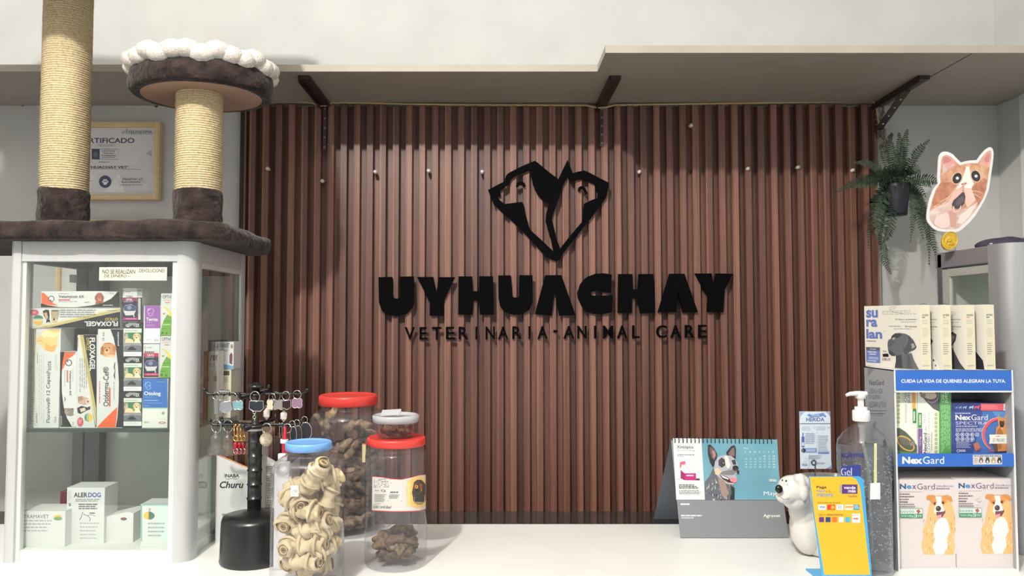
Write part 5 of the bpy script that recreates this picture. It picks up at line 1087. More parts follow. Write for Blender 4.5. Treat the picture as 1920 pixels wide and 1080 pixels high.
d.rect(722,996,796,1080,(234,236,234)); d.small(730,1004,790,1020,2,(180,80,80),.4); d.small(736,1034,784,1052,1,(200,60,50),.9)
mb.build('card', t)
mb = MB(); mb.box((xof(1543,1085,Yy),Yy+.003,ZC),(xof(1600,1085,Yy),Yy+.075,ZC+.003), mat((66,160,214), .35)); mb.build('foot', t)

# ================================================================ gel bottle
Yg = 1.46; kg = 1/pxm(Yg); xg = xof(1620, 900, Yg); Rg = 46*kg
t = thing('gel_bottle', 'large clear pump bottle of hand gel beside the blue display stand', 'bottle', (xg, Yg, ZC)); Z = lambda py: zof(py, Yg)-ZC
PUMP = mat((222,222,220), .35, name='white_pump_plastic')
mb = MB(); mb.lathe([(Rg*.94,.001),(Rg,.008),(Rg,Z(838)),(Rg*.96,Z(826)),(Rg*.75,Z(812)),(13.5*kg,Z(794)),(12*kg,Z(788))], (xg,Yg,ZC), glassy('gel_bottle_plastic',(244,246,248),1.5,.03,.05,(210,212,218)), 48); body = mb.build('bottle_body', t)
def gelmat():
    m = glassy('clear_gel', (232,234,238), 1.35, .05, .10, (196,200,206)); return m
mb = MB(); mb.lathe([(0,.006),(Rg*.93,.006),(Rg*.95,.012),(Rg*.95,Z(836)),(0,Z(835))], (xg,Yg,ZC), gelmat(), 40); mb.build('gel', t)
mb = MB(); rn = random.Random(3); BUB = mat((196,200,206),.1,0,.9); BUD = mat((70,74,84),.2,0,.9)
for i in range(650):
    a = rn.uniform(PI*1.02, PI*1.98); r = Rg*rn.uniform(.86,.945); z = rn.uniform(.01, Z(850)); b = bmesh.new(); bmesh.ops.create_icosphere(b, subdivisions=1, radius=rn.uniform(.0006,.0017)); mb.bm(b, BUB if i % 3 else BUD, Matrix.Translation((xg+r*math.cos(a), Yg+r*math.sin(a), ZC+z)), True)
o = mb.build('air_bubbles', t); o['kind'] = 'stuff'
d_ = Rg
mb = MB(); mb.lathe([(14.5*kg,Z(789)),(15.2*kg,Z(787)),(15.2*kg,Z(771)),(14*kg,Z(769)),(11*kg,Z(768.5)),(11*kg,Z(763)),(5.5*kg,Z(762)),(5.5*kg,Z(748)),(9*kg,Z(747)),(9*kg,Z(740)),(8*kg,Z(736.5)),(0,Z(736))], (xg-.003,Yg,ZC), PUMP, 32)
mb.tube([Vector((xg+.008,Yg,ZC+Z(738))), Vector((xg-.010,Yg-.002,ZC+Z(737.5))), Vector((xg-.026,Yg-.005,ZC+Z(738))), Vector((xg-.034,Yg-.006,ZC+Z(740.5)))], [.0045,.005,.004,.0028], PUMP, 10); mb.build('pump', t, label='white pump head')
mb = MB(); mb.lathe([(9*kg,Z(789)),(8*kg,Z(800)),(6*kg,Z(803)),(6*kg,Z(826)),(4*kg,Z(828)),(3*kg,Z(829))], (xg-.001,Yg,ZC), glassy('pump_tube',(226,226,224),1.5,.1,.5,(214,214,212)), 20)
mb.tube([(xg-.001,Yg,ZC+Z(829)),(xg+.010,Yg,ZC+Z(880)),(xg+.012,Yg,ZC+.02)], .0032, glassy('dip_tube',(236,236,230),1.5,.1,.35,(216,216,208)), 12, caps=False); mb.build('dip_tube', t)
mb = MB(); CY_ = cylinder(xg, Yg, Rg+.0003); d = Draw(mb, CY_, (1450,760,4.909)); DB = (40,48,110)
d.text('xolarma', 617, 424, 838, 482, DB, bold=.025); d.patch([(622,560),(700,556),(802,544)],[(622,650),(700,660),(802,655)], (46,58,136), 16); d.text('Gel', 622, 575, 722, 648, (222,226,236)); d.text('al 70%', 660, 520, 740, 552, (60,66,110), shear=.2); d.small(640,488,800,512,2,(90,96,130),.3); d.patch([(622,655),(700,664),(802,660)],[(622,930),(700,940),(802,935)], (46,58,136), 16); d.small(640,700,790,900,7,(190,198,220),.3); mb.build('printed_label', t, label='dark blue printed lettering')
mb = MB(); d = Draw(mb, CY_, (1450,760,4.909)); d.n = 6; d.patch([(928,350),(952,350)],[(926,716),(952,716)], (214,216,160), 4); d.patch([(934,372),(942,372)],[(932,700),(940,700)], (188,192,130), 3); d.patch([(892,716),(936,714),(984,713)],[(890,866),(936,866),(984,864)], (222,224,226), 8); d.bars(906,732,970,838,(120,134,176), False, 24); mb.build('sticker', t, label='white barcode sticker with yellow strip')
# ================================================================ blue and white counter display
Yn = 1.45; Xa, Xb = xof(1679, 830, Yn), xof(1903, 830, Yn); ZN = (1600, 680, 3.6)
Ytop = zof(694, Yn); Yback = 1.565
t = thing('display_stand', 'cardboard counter display with blue header and lip holding flea tablet boxes', 'display stand', ((Xa+Xb)/2, 1.5, ZC))
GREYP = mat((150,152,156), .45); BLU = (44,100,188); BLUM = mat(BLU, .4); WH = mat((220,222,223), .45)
DP = front(Yn)
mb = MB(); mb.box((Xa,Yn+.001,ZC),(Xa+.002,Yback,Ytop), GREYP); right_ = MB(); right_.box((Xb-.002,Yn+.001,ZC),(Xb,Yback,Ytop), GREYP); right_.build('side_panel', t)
SP_ = plane((Xa,Yn,EYE), (-1,0,0)); d = Draw(mb, SP_, (1610,690,6.356))
d.poly([(105,10),(190,14),(125,85),(110,100)], (122,122,126)); NV = (62,66,92)
d.text('NexGard', 127, 142, 300, 205, NV, bold=.01); d.text('CUIDA LA VIDA', 124, 248, 284, 305, NV); d.text('DE QUIENES', 124, 322, 258, 375, NV); d.text('ALEGRAN LA TUYA.', 124, 402, 330, 470, NV); d.small(126,505,365,570,2,(92,96,112),.3,w=(.1,.3)); d.small(150,545,312,590,2,(92,96,112),.25)
d.poly([(292,870),(318,845),(332,900),(342,960),(325,1000),(300,950)], (52,54,60)); d.poly([(300,960),(345,985),(400,1060),(425,1180),(420,1330),(380,1400),(330,1240),(300,1100)], (104,108,114))
for i in range(13): y = 985+i*30; d.poly([(306+i*2,y),(345+i*4,y+10),(395+i*2,y+50),(398+i*2,y+62),(340+i*3,y+26),(306+i*2,y+14)], (48,50,56) if i % 2 else (206,208,212))
d.poly([(330,1400),(425,1330),(425,1560),(400,1640),(360,1560)], (70,74,82)); d.poly([(330,1240),(352,1400),(400,1640),(385,1640),(330,1480)], (46,48,56))
mb.build('side_panel', t)
zh0, zh1 = zof(734.5, Yn), Ytop; zlip1, zlip0 = zof(850.5, Yn), zof(875, Yn)
mb = MB(); mb.box((Xa+.0025,Yn,zh0),(Xb-.0025,Yn+.002,zh1), WH); d = Draw(mb, DP, ZN); d.rect(276,52,1082,190,BLU); d.text('CUIDA LA VIDA DE QUIENES ALEGRAN LA TUYA.', 323, 112, 1028, 140, (238,242,248), bold=.015); mb.build('header', t, label='blue header panel')
mb = MB(); mb.box((Xa+.0025,Yn,zlip0),(Xb-.0025,Yn+.002,zlip1), BLUM); d = Draw(mb, DP, ZN); d.text('Nex', 330, 635, 466, 683, (240,244,248), bold=.04); d.text('Gard', 470, 633, 612, 683, (230,238,248)); d.poly([(806,622),(1003,620),(1004,686),(808,688)], (206,206,206))
for x, c in ((862,(110,96,86)),(905,(60,60,62)),(945,(176,150,110)),(985,(40,44,52))): d.ell(x,662,15,18,c); d.ell(x,650,10,10,c); d.poly([(x-10,648),(x-8,632),(x-1,644)], c); d.poly([(x+10,648),(x+8,632),(x+1,644)], c); d.ell(x,668,6,10,(222,220,214), k=10)
d.small(812,626,1000,634,1,(110,110,116),.8); d.small(812,645,840,684,4,(170,90,90),.3); mb.build('lip', t, label='blue lip with white lettering')
mb = MB(); mb.box((Xa,Yn-.0005,ZC),(Xa+.0028,Yn+.002,zh1), WH); mb.box((Xb-.0028,Yn-.0005,ZC),(Xb,Yn+.002,zh1), WH); mb.box((Xa,Yn-.0005,zh0-.0012),(Xb,Yn+.002,zh0), WH); mb.build('frame_edge', t, label='white card edge')
mb = MB(); mb.box((Xa+.002,Yback-.0016,ZC),(Xb-.002,Yback,zh1-.04), mat((142,144,146),.6)); mb.box((Xa,Yn,Ytop-.002),(Xb,Yback,Ytop), WH); mb.build('back_panel', t)
zs2 = zlip0+.002
mb = MB(); mb.box((Xa+.002,Yn+.004,zs2),(Xb-.002,Yback-.002,zs2+.002), WH); mb.build('shelf', t); mb = MB(); mb.box((Xa+.002,Yn+.002,ZC),(Xb-.002,Yback-.002,ZC+.004), WH); mb.build('base_board', t)
# tablet boxes inside
GR = (84,152,84); Yi = Yn+.022
def ovals(d, x, y0, y1, n, c=(96,130,96), r=8):
    for i in range(n): y = y0+(y1-y0)*i/(n-1); d.ell(x,y,r*1.0,r*1.15,c,k=12); d.ell(x,y,r*.6,r*.7,(216,226,210),k=10)
def combo1(d):
    d.z = ZN; d.rect(277,196,430,615,(236,240,226)); d.poly([(277,196),(320,196),(318,400),(300,430),(277,440)], (224,236,196)); ovals(d,304,208,400,8)
    d.text('NexGard', 366, 100, 390, 270, (110,114,126), 270); d.text('COMBO', 342, 120, 362, 265, (140,144,150), 270); d.small(333,196,338,280,1,(170,174,170),vert=True); d.small(350,280,362,420,2,(176,178,176),.4,True); d.rect(396,196,420,310,(232,170,84)); d.rect(400,310,424,408,(62,132,66)); d.small(404,330,420,400,1,(224,236,220),.7,True)
    d.poly([(280,445),(310,440),(350,465),(395,510),(428,560),(428,615),(277,615)], (88,98,88)); d.poly([(300,590),(330,600),(400,606),(428,600),(428,615),(277,615)], (96,150,92)); d.arc(352,545,66,36,0,360,9,(226,182,84),38); d.ell(345,530,46,24,(120,112,104),25); d.ell(395,545,20,17,(150,140,124)); d.poly([(384,535),(388,520),(398,532)], (120,108,96)); d.poly([(400,533),(412,524),(412,542)], (120,108,96)); d.ell(398,552,6,5,(190,130,120),k=8)
    for i in range(5): d.arc(320+i*14,522+i*6,4,20,-90,90,2.5,(80,74,70),25)
ZL1 = zs2+.002
carton('tablet_carton', 'white and green carton with tabby cat in yellow ring, left in the upper display', 1677+3.5, 722, 1719, 851, Yi, .085, combo1, ZN, ZL1, mat((236,240,226),.5), cat='tablet box')
def combo2(d):
    d.z = ZN; d.rect(433,196,580,615,(238,240,230)); d.poly([(545,330),(580,320),(580,615),(540,615)], (222,234,196)); d.poly([(440,196),(580,196),(580,330),(540,312),(490,262)], (92,98,96)); d.arc(530,222,46,46,-20,130,7,(170,150,186)); d.ell(515,218,48,28,(206,190,176),10); d.ell(470,220,18,18,(150,130,120)); d.poly([(455,215),(470,190),(490,205)], (190,176,164))
    d.rect(436,338,462,440,(66,140,70)); d.rect(436,444,466,613,(126,96,150)); d.text('<2.5 kg', 444, 500, 460, 560, (236,232,240), 90); d.small(444,350,458,430,1,(224,236,220),.8,True); d.text('NexGard', 472, 475, 496, 612, (60,66,96), 90, bold=.015); d.text('COMBO', 500, 478, 518, 612, (140,146,150), 90); d.small(508,330,514,470,1,(176,180,176),vert=True); d.small(486,430,494,470,1,(150,150,154),vert=True); d.text('7 a 12', 470, 352, 486, 408, (150,150,156), 90, shear=.3); ovals(d,557,350,600,10); d.small(524,470,534,605,1,(150,156,150),vert=True)
    d.rect(580,196,658,615,GR); d.text('Gard', 616, 190, 640, 270, (206,230,206), 270, bold=.01); d.text('MBO', 592, 190, 612, 268, (206,230,206), 270, bold=.01); d.small(590,285,652,608,7,(176,214,172),.35,True,w=(.06,.2))
carton('tablet_carton', 'white carton with purple and green bands standing second in the upper display', 1720, 722, 1783.2, 851, Yi, .085, combo2, ZN, ZL1, mat((84,152,84),.5), cat='tablet box')
def spectra(d):
    d.z = (1770,740,7.714); NB = (58,74,140); d.rect(105,120,1000,860,NB); d.poly([(560,240),(1000,240),(1000,860),(420,860)], (70,110,176)); d.poly([(700,240),(1000,240),(1000,700)], (92,142,204)); d.rect(110,122,975,236,(50,62,122))
    for i, c in enumerate(((140,160,206),(150,170,214),(160,180,220),(176,196,230),(222,90,90))): x = (180,235,300,395,475)[i]; s = 14+i*6; d.poly([(x-s,205),(x-s,180-i*2),(x+s*.5,176-i*3),(x+s,160-i*3),(x+s*.9,180),(x+s*.7,207),(x+s*.4,207),(x+s*.4,190),(x-s*.6,190),(x-s*.7,207)], c)
    d.rect(530,130,858,230,(222,96,106)); d.small(545,150,800,215,3,(240,170,176),.3); d.rect(858,130,960,230,(214,214,216)); d.text('12', 893,146,918,166,(60,60,66)); d.small(866,185,955,215,2,(120,120,126),.35); d.small(160,262,445,276,1,(200,206,226),.9)
    d.text('Nex', 162, 290, 388, 368, WHITE, bold=.04); d.text('Gard', 392, 286, 630, 370, WHITE, bold=.005); d.text('SPECTRA', 166, 388, 635, 432, (206,208,226)); d.small(168,448,498,470,2,(206,212,230),.5); d.small(168,486,610,538,4,(196,204,228),.5)
    for j in range(2):
        for i in range(5-j): d.ell(193+i*70, 576+j*64, 29, 29, (222,226,236), k=18); d.ell(193+i*70, 576+j*64, 22, 22, (70,88,150), k=16); d.ell(193+i*70+(i%3-1)*3, 576+j*64, 12, 8+3*(i%2), (222,226,236), 30*i, 10)
    d.small(172,674,410,775,7,(190,198,224),.4); d.ell(200,812,24,22,(210,216,232)); d.ell(200,812,16,15,(70,88,150)); d.small(226,795,325,830,2,(222,226,236),.6)
    d.poly([(412,705),(480,690),(524,770),(520,795),(462,820),(440,795)], (184,110,88)); d.poly([(462,820),(520,795),(524,770),(470,790)], (140,78,62))
    RG = (222,86,92); d.arc(800,580,235,235,95,285,[14+24*math.sin(PI*i/18) for i in range(19)],RG,28); d.arc(800,580,262,250,95,285,5,(244,226,228),28); d.line([(640,810),(760,818),(880,760),(1000,620)], [10,22,22,14], RG); d.line([(880,310),(1000,320)], 26, RG)
    F1, F2, F3 = (206,140,84), (70,56,50), (164,104,62)
    d.poly([(745,480),(790,430),(890,430),(905,560),(890,800),(880,820),(740,820),(720,760),(735,600)], F1); d.poly([(755,520),(800,470),(850,560),(820,780),(760,800)], F3); d.poly([(700,700),(760,690),(770,820),(720,820)], (96,70,54)); d.poly([(770,300),(778,275),(800,330),(860,330),(885,275),(890,320),(885,400),(868,470),(820,490),(785,460),(768,390)], F1); d.poly([(768,300),(778,275),(805,335),(775,345)], (190,150,120)); d.poly([(855,335),(885,272),(890,330)], (190,150,120)); d.poly([(795,380),(860,380),(864,430),(848,470),(808,470),(792,430)], F2); d.ell(828,450,16,14,(30,26,28)); d.poly([(812,470),(846,470),(838,500),(818,500)], (222,150,140)); d.ell(805,378,6,6,(30,22,20),k=8); d.ell(850,378,6,6,(30,22,20),k=8); d.poly([(720,820),(895,808),(885,825),(730,830)], (60,60,80))
    d.poly([(645,575),(942,572),(938,620),(905,705),(642,708),(652,640)], (232,228,220)); d.text('98.00', 745, 632, 860, 676, (110,100,100), shear=.3); d.text('S/', 690, 630, 738, 676, (110,100,100), shear=.3); d.small(740,592,820,610,1,(150,140,140),.8)
carton('tablet_carton', 'dark blue carton with German shepherd and red ring, right in the upper display', 1785.5, 757, 1899, 851, Yi, .085, spectra, (1770,740,7.714), ZL1, mat((50,60,112),.5), cat='tablet box')
def nex(o):
    def f(d):
        d.z = (1670 + o/7.68, 870 - (0 if o == 0 else 1.4), 7.68); d.rect(82,225,928,1300,(214,206,206))
        for i, (ch, x0, x1) in enumerate((('N',130,222),('e',230,300),('x',306,372))): d.text(ch, x0, 285 if i == 0 else 305, x1, 360, ((52,84,120),(80,140,200),(120,110,150))[i], bold=.045)
        d.text('Gard', 380, 282, 635, 366, (90,84,96)); d.text('Tabletas', 652, 303, 750, 330, (140,110,150), bold=.01); d.text('Masticables', 758, 303, 905, 330, (140,110,150), bold=.006); d.small(652,345,875,368,1,(130,120,130),.9); d.line([(130,402),(462,400)],5,(150,144,144)); d.small(480,376,632,384,1,(150,140,160))
        d.small(130,425,295,445,1,(110,100,100),.9); d.small(130,462,350,482,1,(100,90,90),.9); d.small(130,500,302,520,1,(100,90,90),.9); d.small(130,537,246,560,1,(90,80,80),.9); d.small(130,572,340,595,1,(140,132,130),.9); d.small(130,605,352,628,1,(130,122,122),.9)
        FR, FL, FW = (214,150,88), (232,184,126), (240,236,230)
        d.poly([(545,640),(560,560),(640,500),(840,500),(890,600),(915,700),(926,800),(928,960),(900,1060),(926,1160),(905,1300),(470,1300),(440,1180),(470,1060),(455,960),(500,860),(520,760)], FL)
        n0_ = d.n
        for i in range(40): d.n = n0_ + i % 8; x = 470+(i*137)%430; y = 800+(i*71)%470; d.poly([(x,y),(x+16,y),(x+10+(i%5-2)*6,y+55)], ((206,140,78),(246,212,164),(226,170,108),(238,226,210))[i%4])
        d.n = n0_ + 9; d.poly([(640,860),(700,770),(790,780),(830,860),(850,960),(800,1080),(820,1180),(760,1300),(640,1300),(600,1180),(640,1080),(610,960)], FW)
        d.poly([(508,485),(530,445),(620,445),(660,470),(640,540),(590,560),(560,520),(520,512)], (206,140,80)); d.poly([(740,455),(810,444),(870,470),(890,530),(860,545),(800,510),(740,510)], (206,140,80)); d.ell(700,580,120,128,FR); d.ell(610,660,60,90,FL); d.ell(815,650,70,100,FL); d.poly([(640,470),(720,462),(735,560),(760,640),(770,700),(680,760),(620,690),(640,600),(660,540)], FW); d.ell(628,565,24,30,(190,118,62)); d.ell(752,552,26,28,(190,118,62)); d.ell(632,568,12,14,(52,34,26)); d.ell(748,556,14,14,(52,34,26)); d.ell(682,640,38,40,(70,58,62)); d.ell(672,626,12,8,(140,130,134)); d.poly([(650,690),(720,685),(760,680),(785,665),(780,700),(740,760),(690,760),(655,735)], (112,72,84)); d.poly([(668,735),(728,725),(715,775),(690,790),(670,770)], (226,150,170))
        for i in range(10): x = (545,560,600,860,890,910,550,580,880,905)[i]; y = 620+i*35 % 300+120; d.poly([(x,y),(x+14,y),(x+8,y+60)], (200,140,84) if i % 2 else (240,204,156))
        G2 = (66,140,106); d.rect(132,640,455,775,G2); d.rect(136,646,332,712,(222,232,226)); d.rect(338,646,450,712,(222,226,224)); d.rect(332,640,337,775,(222,232,226))
        for i in range(5): d.ell(154+i*40,682,17,17,G2,k=16); d.ell(154+i*40,682,9,9,(222,232,226),k=12)
        d.poly([(358,668),(398,648),(424,682),(388,714)], (168,86,90)); d.text('10,1-25kg', 178, 730, 318, 764, (214,236,224), bold=.01); d.text('3', 344, 722, 370, 766, (222,240,230), bold=.02); d.small(378,728,446,762,3,(190,222,206),.5); d.small(146,728,172,762,2,(190,222,206),.5)
        if o: d.ell(420,530,34,22,(190,182,182),-20); d.ell(420,530,28,17,(214,206,206),-20); d.line([(470,600),(480,560),(490,590),(500,540)],3,(180,172,176)); d.ell(380,572,16,14,(236,234,230))
    return f
Yj = Yn+.012; CR = mat((214,206,206),.5)
carton('tablet_carton', 'pale carton with smiling collie, left one of the pair in the lower display', 1681.5, 899, 1790.5, 1064, Yj, .08, nex(0), ZN, ZC+.004, CR, cat='tablet box', group='collie tablet boxes')
carton('tablet_carton', 'pale carton with smiling collie and pen scribble, right one in the lower display', 1792, 897.5, 1898.5, 1064, Yj, .08, nex(847), ZN, ZC+.004, CR, cat='tablet box', group='collie tablet boxes')

# ---------------------------------------------------------------- four book-like boxes on top
CREAM = mat((208,204,194), .5, name='cream_carton'); SPN = mat((228,223,198), .5, name='lit_cream_spine')  # spine paler than the cover, its brighter light put into the colour
uf = Vector((-.042,.135,0)).normalized(); us = Vector((.135,.042,0)).normalized(); zt0 = Ytop + .0003
DK, DM, DL = (58,58,64), (92,92,98), (150,150,154)
def book(name, label, px, py0, Y, front_draw, tagcol, W=.141, T=.0234, spine=(1725,1745)):
    p = at(px, 632, Y); p.z = zt0; zt = zof(py0, Y); H = zt-zt0; up = Vector((0,0,1))
    mb = MB(); a, b, c, e = p, p+us*T, p+us*T+uf*W, p+uf*W
    q = [a, b, c, e] + [v+up*H for v in (a,b,c,e)]
    mb.add(q, [(3,2,1,0),(4,5,6,7)], CREAM); mb.add(q, [(3,0,4,7),(1,2,6,5),(2,3,7,6)], CREAM); mb.add(q, [(0,1,5,4)], SPN)
    mb.tube([a+up*(H+.0003)+uf*.004, (a+b)/2+up*(H+.0022)+uf*.002, b+up*(H+.0003)+uf*.004], .0005, mat((90,86,80),.6), 4)
    def surf(n, o):
        def f(x, y, off): return None
    # cover: u runs from the back edge to the spine edge, v from top to bottom (both 0..1)
    nf = -us; ns = -uf
    cover = lambda u, v, off: e + (a-e)*u + up*(H*(1-v)) + nf*off
    spine_ = lambda u, v, off: a + (b-a)*u + up*(H*(1-v)) + ns*off
    d = Draw(mb, cover, (0,0,1.0)); front_draw(d)
    d = Draw(mb, spine_, (0,0,1.0)); d.text('suralan', .15, .13, .85, .175, (110,106,104), bold=.02); d.rect(.15,.185,.48,.205,tagcol); d.small(.15,.235,.85,.31,3,(170,166,150),.3); d.small(.15,.36,.85,.50,6,(186,182,166),.3,w=(.1,.3)); d.small(.12,.59,.70,.78,6,(140,136,126),.35,w=(.3,.5)); d.text('petmedica', .12, .925, .75, .95, (110,106,100), shear=.2)
    return mb.build(name, label=label, cat='flea collar box', group='cream boxes standing on the blue display')
def dane(d):
    d.z = (95/1.0, 100.0, 1.0)
    Q = lambda x, y: ((x-95)/785.0, (y-100)/900.0)
    class W(Draw): pass
    d.z = (0,0,1.0); base = d.surf; d.surf = lambda x, y, off: base((x-95)/790.0, (y-98-(x-95)*.006)/ (905.0), off)
    BL = (88,106,166)
    d.text('su', 122, 158, 300, 278, BL, bold=.04); d.text('ra', 122, 302, 288, 416, BL, bold=.04); d.text('lan', 118, 445, 355, 592, BL, bold=.04); d.small(120,618,312,640,1,(130,126,124),.8)
    d.small(360,178,840,248,3,(150,146,142),.35,w=(.05,.12)); d.text('70 D\u00edas', 545, 295, 645, 316, (70,66,66), bold=.02); d.small(652,296,682,316,1,(150,146,142),.9); d.text('protecci\u00f3n', 690, 295, 834, 320, (70,66,66), bold=.02); d.small(620,335,832,350,1,(160,156,152),.8); d.small(455,395,668,415,1,(150,146,142),.8,w=(.06,.14)); d.text('30 minutos', 678, 393, 834, 416, (70,66,66), bold=.02); d.small(525,434,832,450,1,(160,156,152),.8)
    d.line([(460,140),(500,125),(560,118),(545,145),(480,160),(465,145),(500,190),(600,210),(660,225)], 4, (96,92,92)); d.arc(390,475,14,10,0,300,3,(120,116,114))
    d.rect(112,718,320,765,(76,80,92)); d.rect(112,765,320,948,(96,112,164)); d.text('X Large', 168, 736, 262, 758, (222,222,226), bold=.02); d.small(140,782,292,800,1,(200,206,224),.9); d.small(160,815,270,832,1,(200,206,224),.9); d.small(150,865,300,905,2,(190,198,220),.5); d.small(130,915,300,930,1,(190,198,220),.9)
    d.text('Ya', 362, 756, 412, 784, (80,76,76), shear=.3); d.poly([(355,812),(430,802),(446,820),(440,850),(362,852)], (24,24,26)); d.text('S/96.00', 345, 868, 470, 908, (96,92,92), shear=.3)
    d.poly([(525,1003),(545,900),(548,820),(610,800),(760,780),(790,880),(850,1003)], DM); d.poly([(545,820),(620,800),(640,1003),(525,1003),(545,900)], DK)
    d.poly([(435,640),(450,600),(480,585),(495,540),(540,505),(610,498),(690,510),(740,560),(770,640),(700,760),(620,810),(540,830),(490,832),(450,800),(440,760),(432,700)], DM); d.poly([(482,585),(500,540),(545,505),(600,500),(640,530),(560,580),(500,600)], DK); d.poly([(440,740),(500,770),(540,830),(490,834),(452,805)], DK); d.poly([(435,640),(455,600),(500,600),(540,640),(470,700),(436,700)], (82,82,88))
    d.poly([(690,512),(740,540),(790,600),(828,690),(800,730),(740,760),(690,806),(655,790),(650,700),(680,640),(706,600)], (76,76,82)); d.poly([(760,650),(790,640),(810,690),(770,720)], DL); d.line([(700,540),(716,570),(700,640),(660,700)], 6, (140,140,146)); d.ell(590,548,12,8,(40,40,44)); d.poly([(500,575),(545,560),(540,590),(505,600)], DL); d.line([(480,640),(470,700),(500,745)], 4, (70,70,76)); d.poly([(700,820),(740,830),(770,1003),(690,1003)], (78,78,84))
def pieces(polys, tx=True):
    def f(d):
        if tx: d.small(.45,.10,.92,.17,3,(150,146,142),.35); d.text('protecci\u00f3n', .75,.215,.93,.24,(70,66,66),bold=.02); d.text('minutos', .78,.325,.93,.35,(70,66,66),bold=.02); d.small(.5,.265,.93,.28,1,(160,156,152),.8); d.small(.5,.37,.93,.385,1,(160,156,152),.8); d.text('su', .03,.06,.25,.19,(150,110,100),bold=.04); d.text('ra', .03,.22,.24,.35,(150,110,100),bold=.04); d.text('lan', .03,.38,.32,.54,(150,110,100),bold=.04)
        for c, L in polys: d.poly(L, c)
    return f
dal = [((44,44,50),[(.45,.62),(.55,.50),(.68,.44),(.80,.50),(.86,.56),(.80,.66),(.78,.8),(.70,.95),(.5,.8)]),((222,220,216),[(.60,.70),(.78,.66),(.88,.80),(.96,1),(.55,1),(.55,.85)])] + [((44,44,50),[(x-q*.5,y),(x-q*.2,y-q*.8),(x+q*.4,y-q*.6),(x+q*.6,y+q*.3),(x,y+q*.9)]) for x, y, q in ((.64,.72,.02),(.70,.76,.016),(.75,.72,.014),(.81,.78,.02),(.86,.86,.024),(.78,.86,.016),(.70,.84,.02),(.74,.93,.024),(.82,.93,.018),(.64,.90,.022),(.89,.94,.02),(.80,.99,.02),(.68,.98,.018),(.60,.80,.016))]
bul = [((66,66,72),[(.35,.55),(.50,.50),(.66,.52),(.72,.56),(.80,.70),(.90,.90),(.98,1),(.40,1),(.45,.8),(.38,.66)]),((58,58,64),[(.62,.52),(.70,.46),(.80,.42),(.86,.46),(.84,.56),(.78,.64),(.70,.66)]),((140,140,144),[(.72,.52),(.79,.46),(.82,.50),(.79,.60),(.74,.62)]),((90,90,96),[(.55,.55),(.64,.56),(.66,.66),(.58,.64)])]
blk = [((36,36,40),[(.5,.5),(.66,.46),(.76,.55),(.84,.72),(.95,.86),(.97,1),(.4,1)])]
book('collar_box', 'foremost cream box, its whole cover with a great dane visible', 1727, 571.5, 1.45, dane, (120,140,150))
book('collar_box', 'second of the cream boxes, with a spotted dalmatian on its cover', 1766, 571.5, 1.45, pieces(dal), (226,160,110))
book('collar_box', 'third of the cream boxes, with an upright dog ear on its cover', 1811, 571.5, 1.452, pieces(bul), (220,160,130))
book('collar_box', 'last of the cream boxes at the right end with a green mark on its spine', 1848, 571.0, 1.455, pieces(blk, False), (110,140,136))

# ================================================================ right glass cabinet
YR = 1.545; RX0 = xof(1757, 600, 1.80); RYB = 1.80; ZRT = zof(455, YR)
t = thing('display_cabinet', 'second glass display cabinet at the right end of the counter behind the blue display', 'cabinet', (RX0+.2, 1.7, ZC))
RX1 = XR-.03; GPOST = noisy('pale_grey_aluminium', (160,161,164), (170,171,174), (1,1,.1), nscale=60, rough=.38, metal=.35)
DKH = mat((122,118,124), .5)
post(RX0-.002, YR, .078, .062, GPOST, -1, -1, .034, ZC, ZRT+.001).build('corner_post', t)
post(RX0, RYB-.022, .014, .022, ALU_GREY, -1, 1, .008, ZC, ZRT-.004).build('corner_post', t); post(RX1-.05, YR, .05, .05, GPOST, 1, -1, .04, ZC, ZRT).build('corner_post', t); post(RX1-.03, RYB-.03, .03, .03, ALU_GREY, 1, 1, .01, ZC, ZRT).build('corner_post', t)
zhd = zof(504, RYB)
mb = MB(); mb.box((RX0, YR+.062, zhd), (RX0+.016, RYB, ZRT), DKH, .002); mb.build('header_rail', t); mb = MB(); mb.box((RX0+.076, YR+.002, zhd), (RX1-.05, YR+.02, ZRT), GPOST, .002); mb.build('header_rail', t); mb = MB(); mb.box((RX0+.016, RYB-.016, zhd), (RX1-.03, RYB, ZRT), DKH, .002); mb.build('header_rail', t)
RAIL = mat((180,180,174), .45, .2)
mb = MB(); X = RX0+.002
mb.box((X, YR+.062, zhd-.022), (X+.008, RYB-.022, zhd-.004), RAIL, .001); mb.box((X, RYB-.050, ZC), (X+.008, RYB-.022, zhd-.022), RAIL, .001); mb.build('side_frame', t)
mb = MB(); mb.box((X+.004, YR+.062, ZC), (X+.007, RYB-.05, zhd-.022), GLASS); mb.build('glass_pane', t); mb = MB(); mb.box((RX0+.076, YR+.008, ZC+.02), (RX1-.05, YR+.012, zhd), GLASS); mb.build('glass_pane', t)
mb = MB(); mb.box((RX0+.016, YR+.02, ZRT-.008), (RX1-.01, RYB-.016, ZRT-.002), BOARD); mb.build('top_panel', t); mb = MB(); mb.box((RX0+.014, RYB-.012, ZC), (RX1-.03, RYB-.006, zhd), BOARD); mb.box((RX0+.01, YR+.02, ZC), (RX1-.01, RYB-.01, ZC+.02), BOARD); mb.box((RX1-.012, YR+.05, ZC+.02), (RX1-.006, RYB-.03, zhd), BOARD); mb.build('back_panel', t)
mb = MB(); mb.box((RX0+.014, YR+.03, zof(690,1.7)), (RX1-.014, RYB-.014, zof(690,1.7)+.006), SHELFGLASS); mb.build('shelf', t)
Draw  # (lettering helper stays available)
mb = MB(); c = at(1915, 462, YR-.001); mb.ball(at(1913,464,YR+.004), (.004,.002,.003), mat((120,118,114),.4), 1); mb.build('screw_head', t)

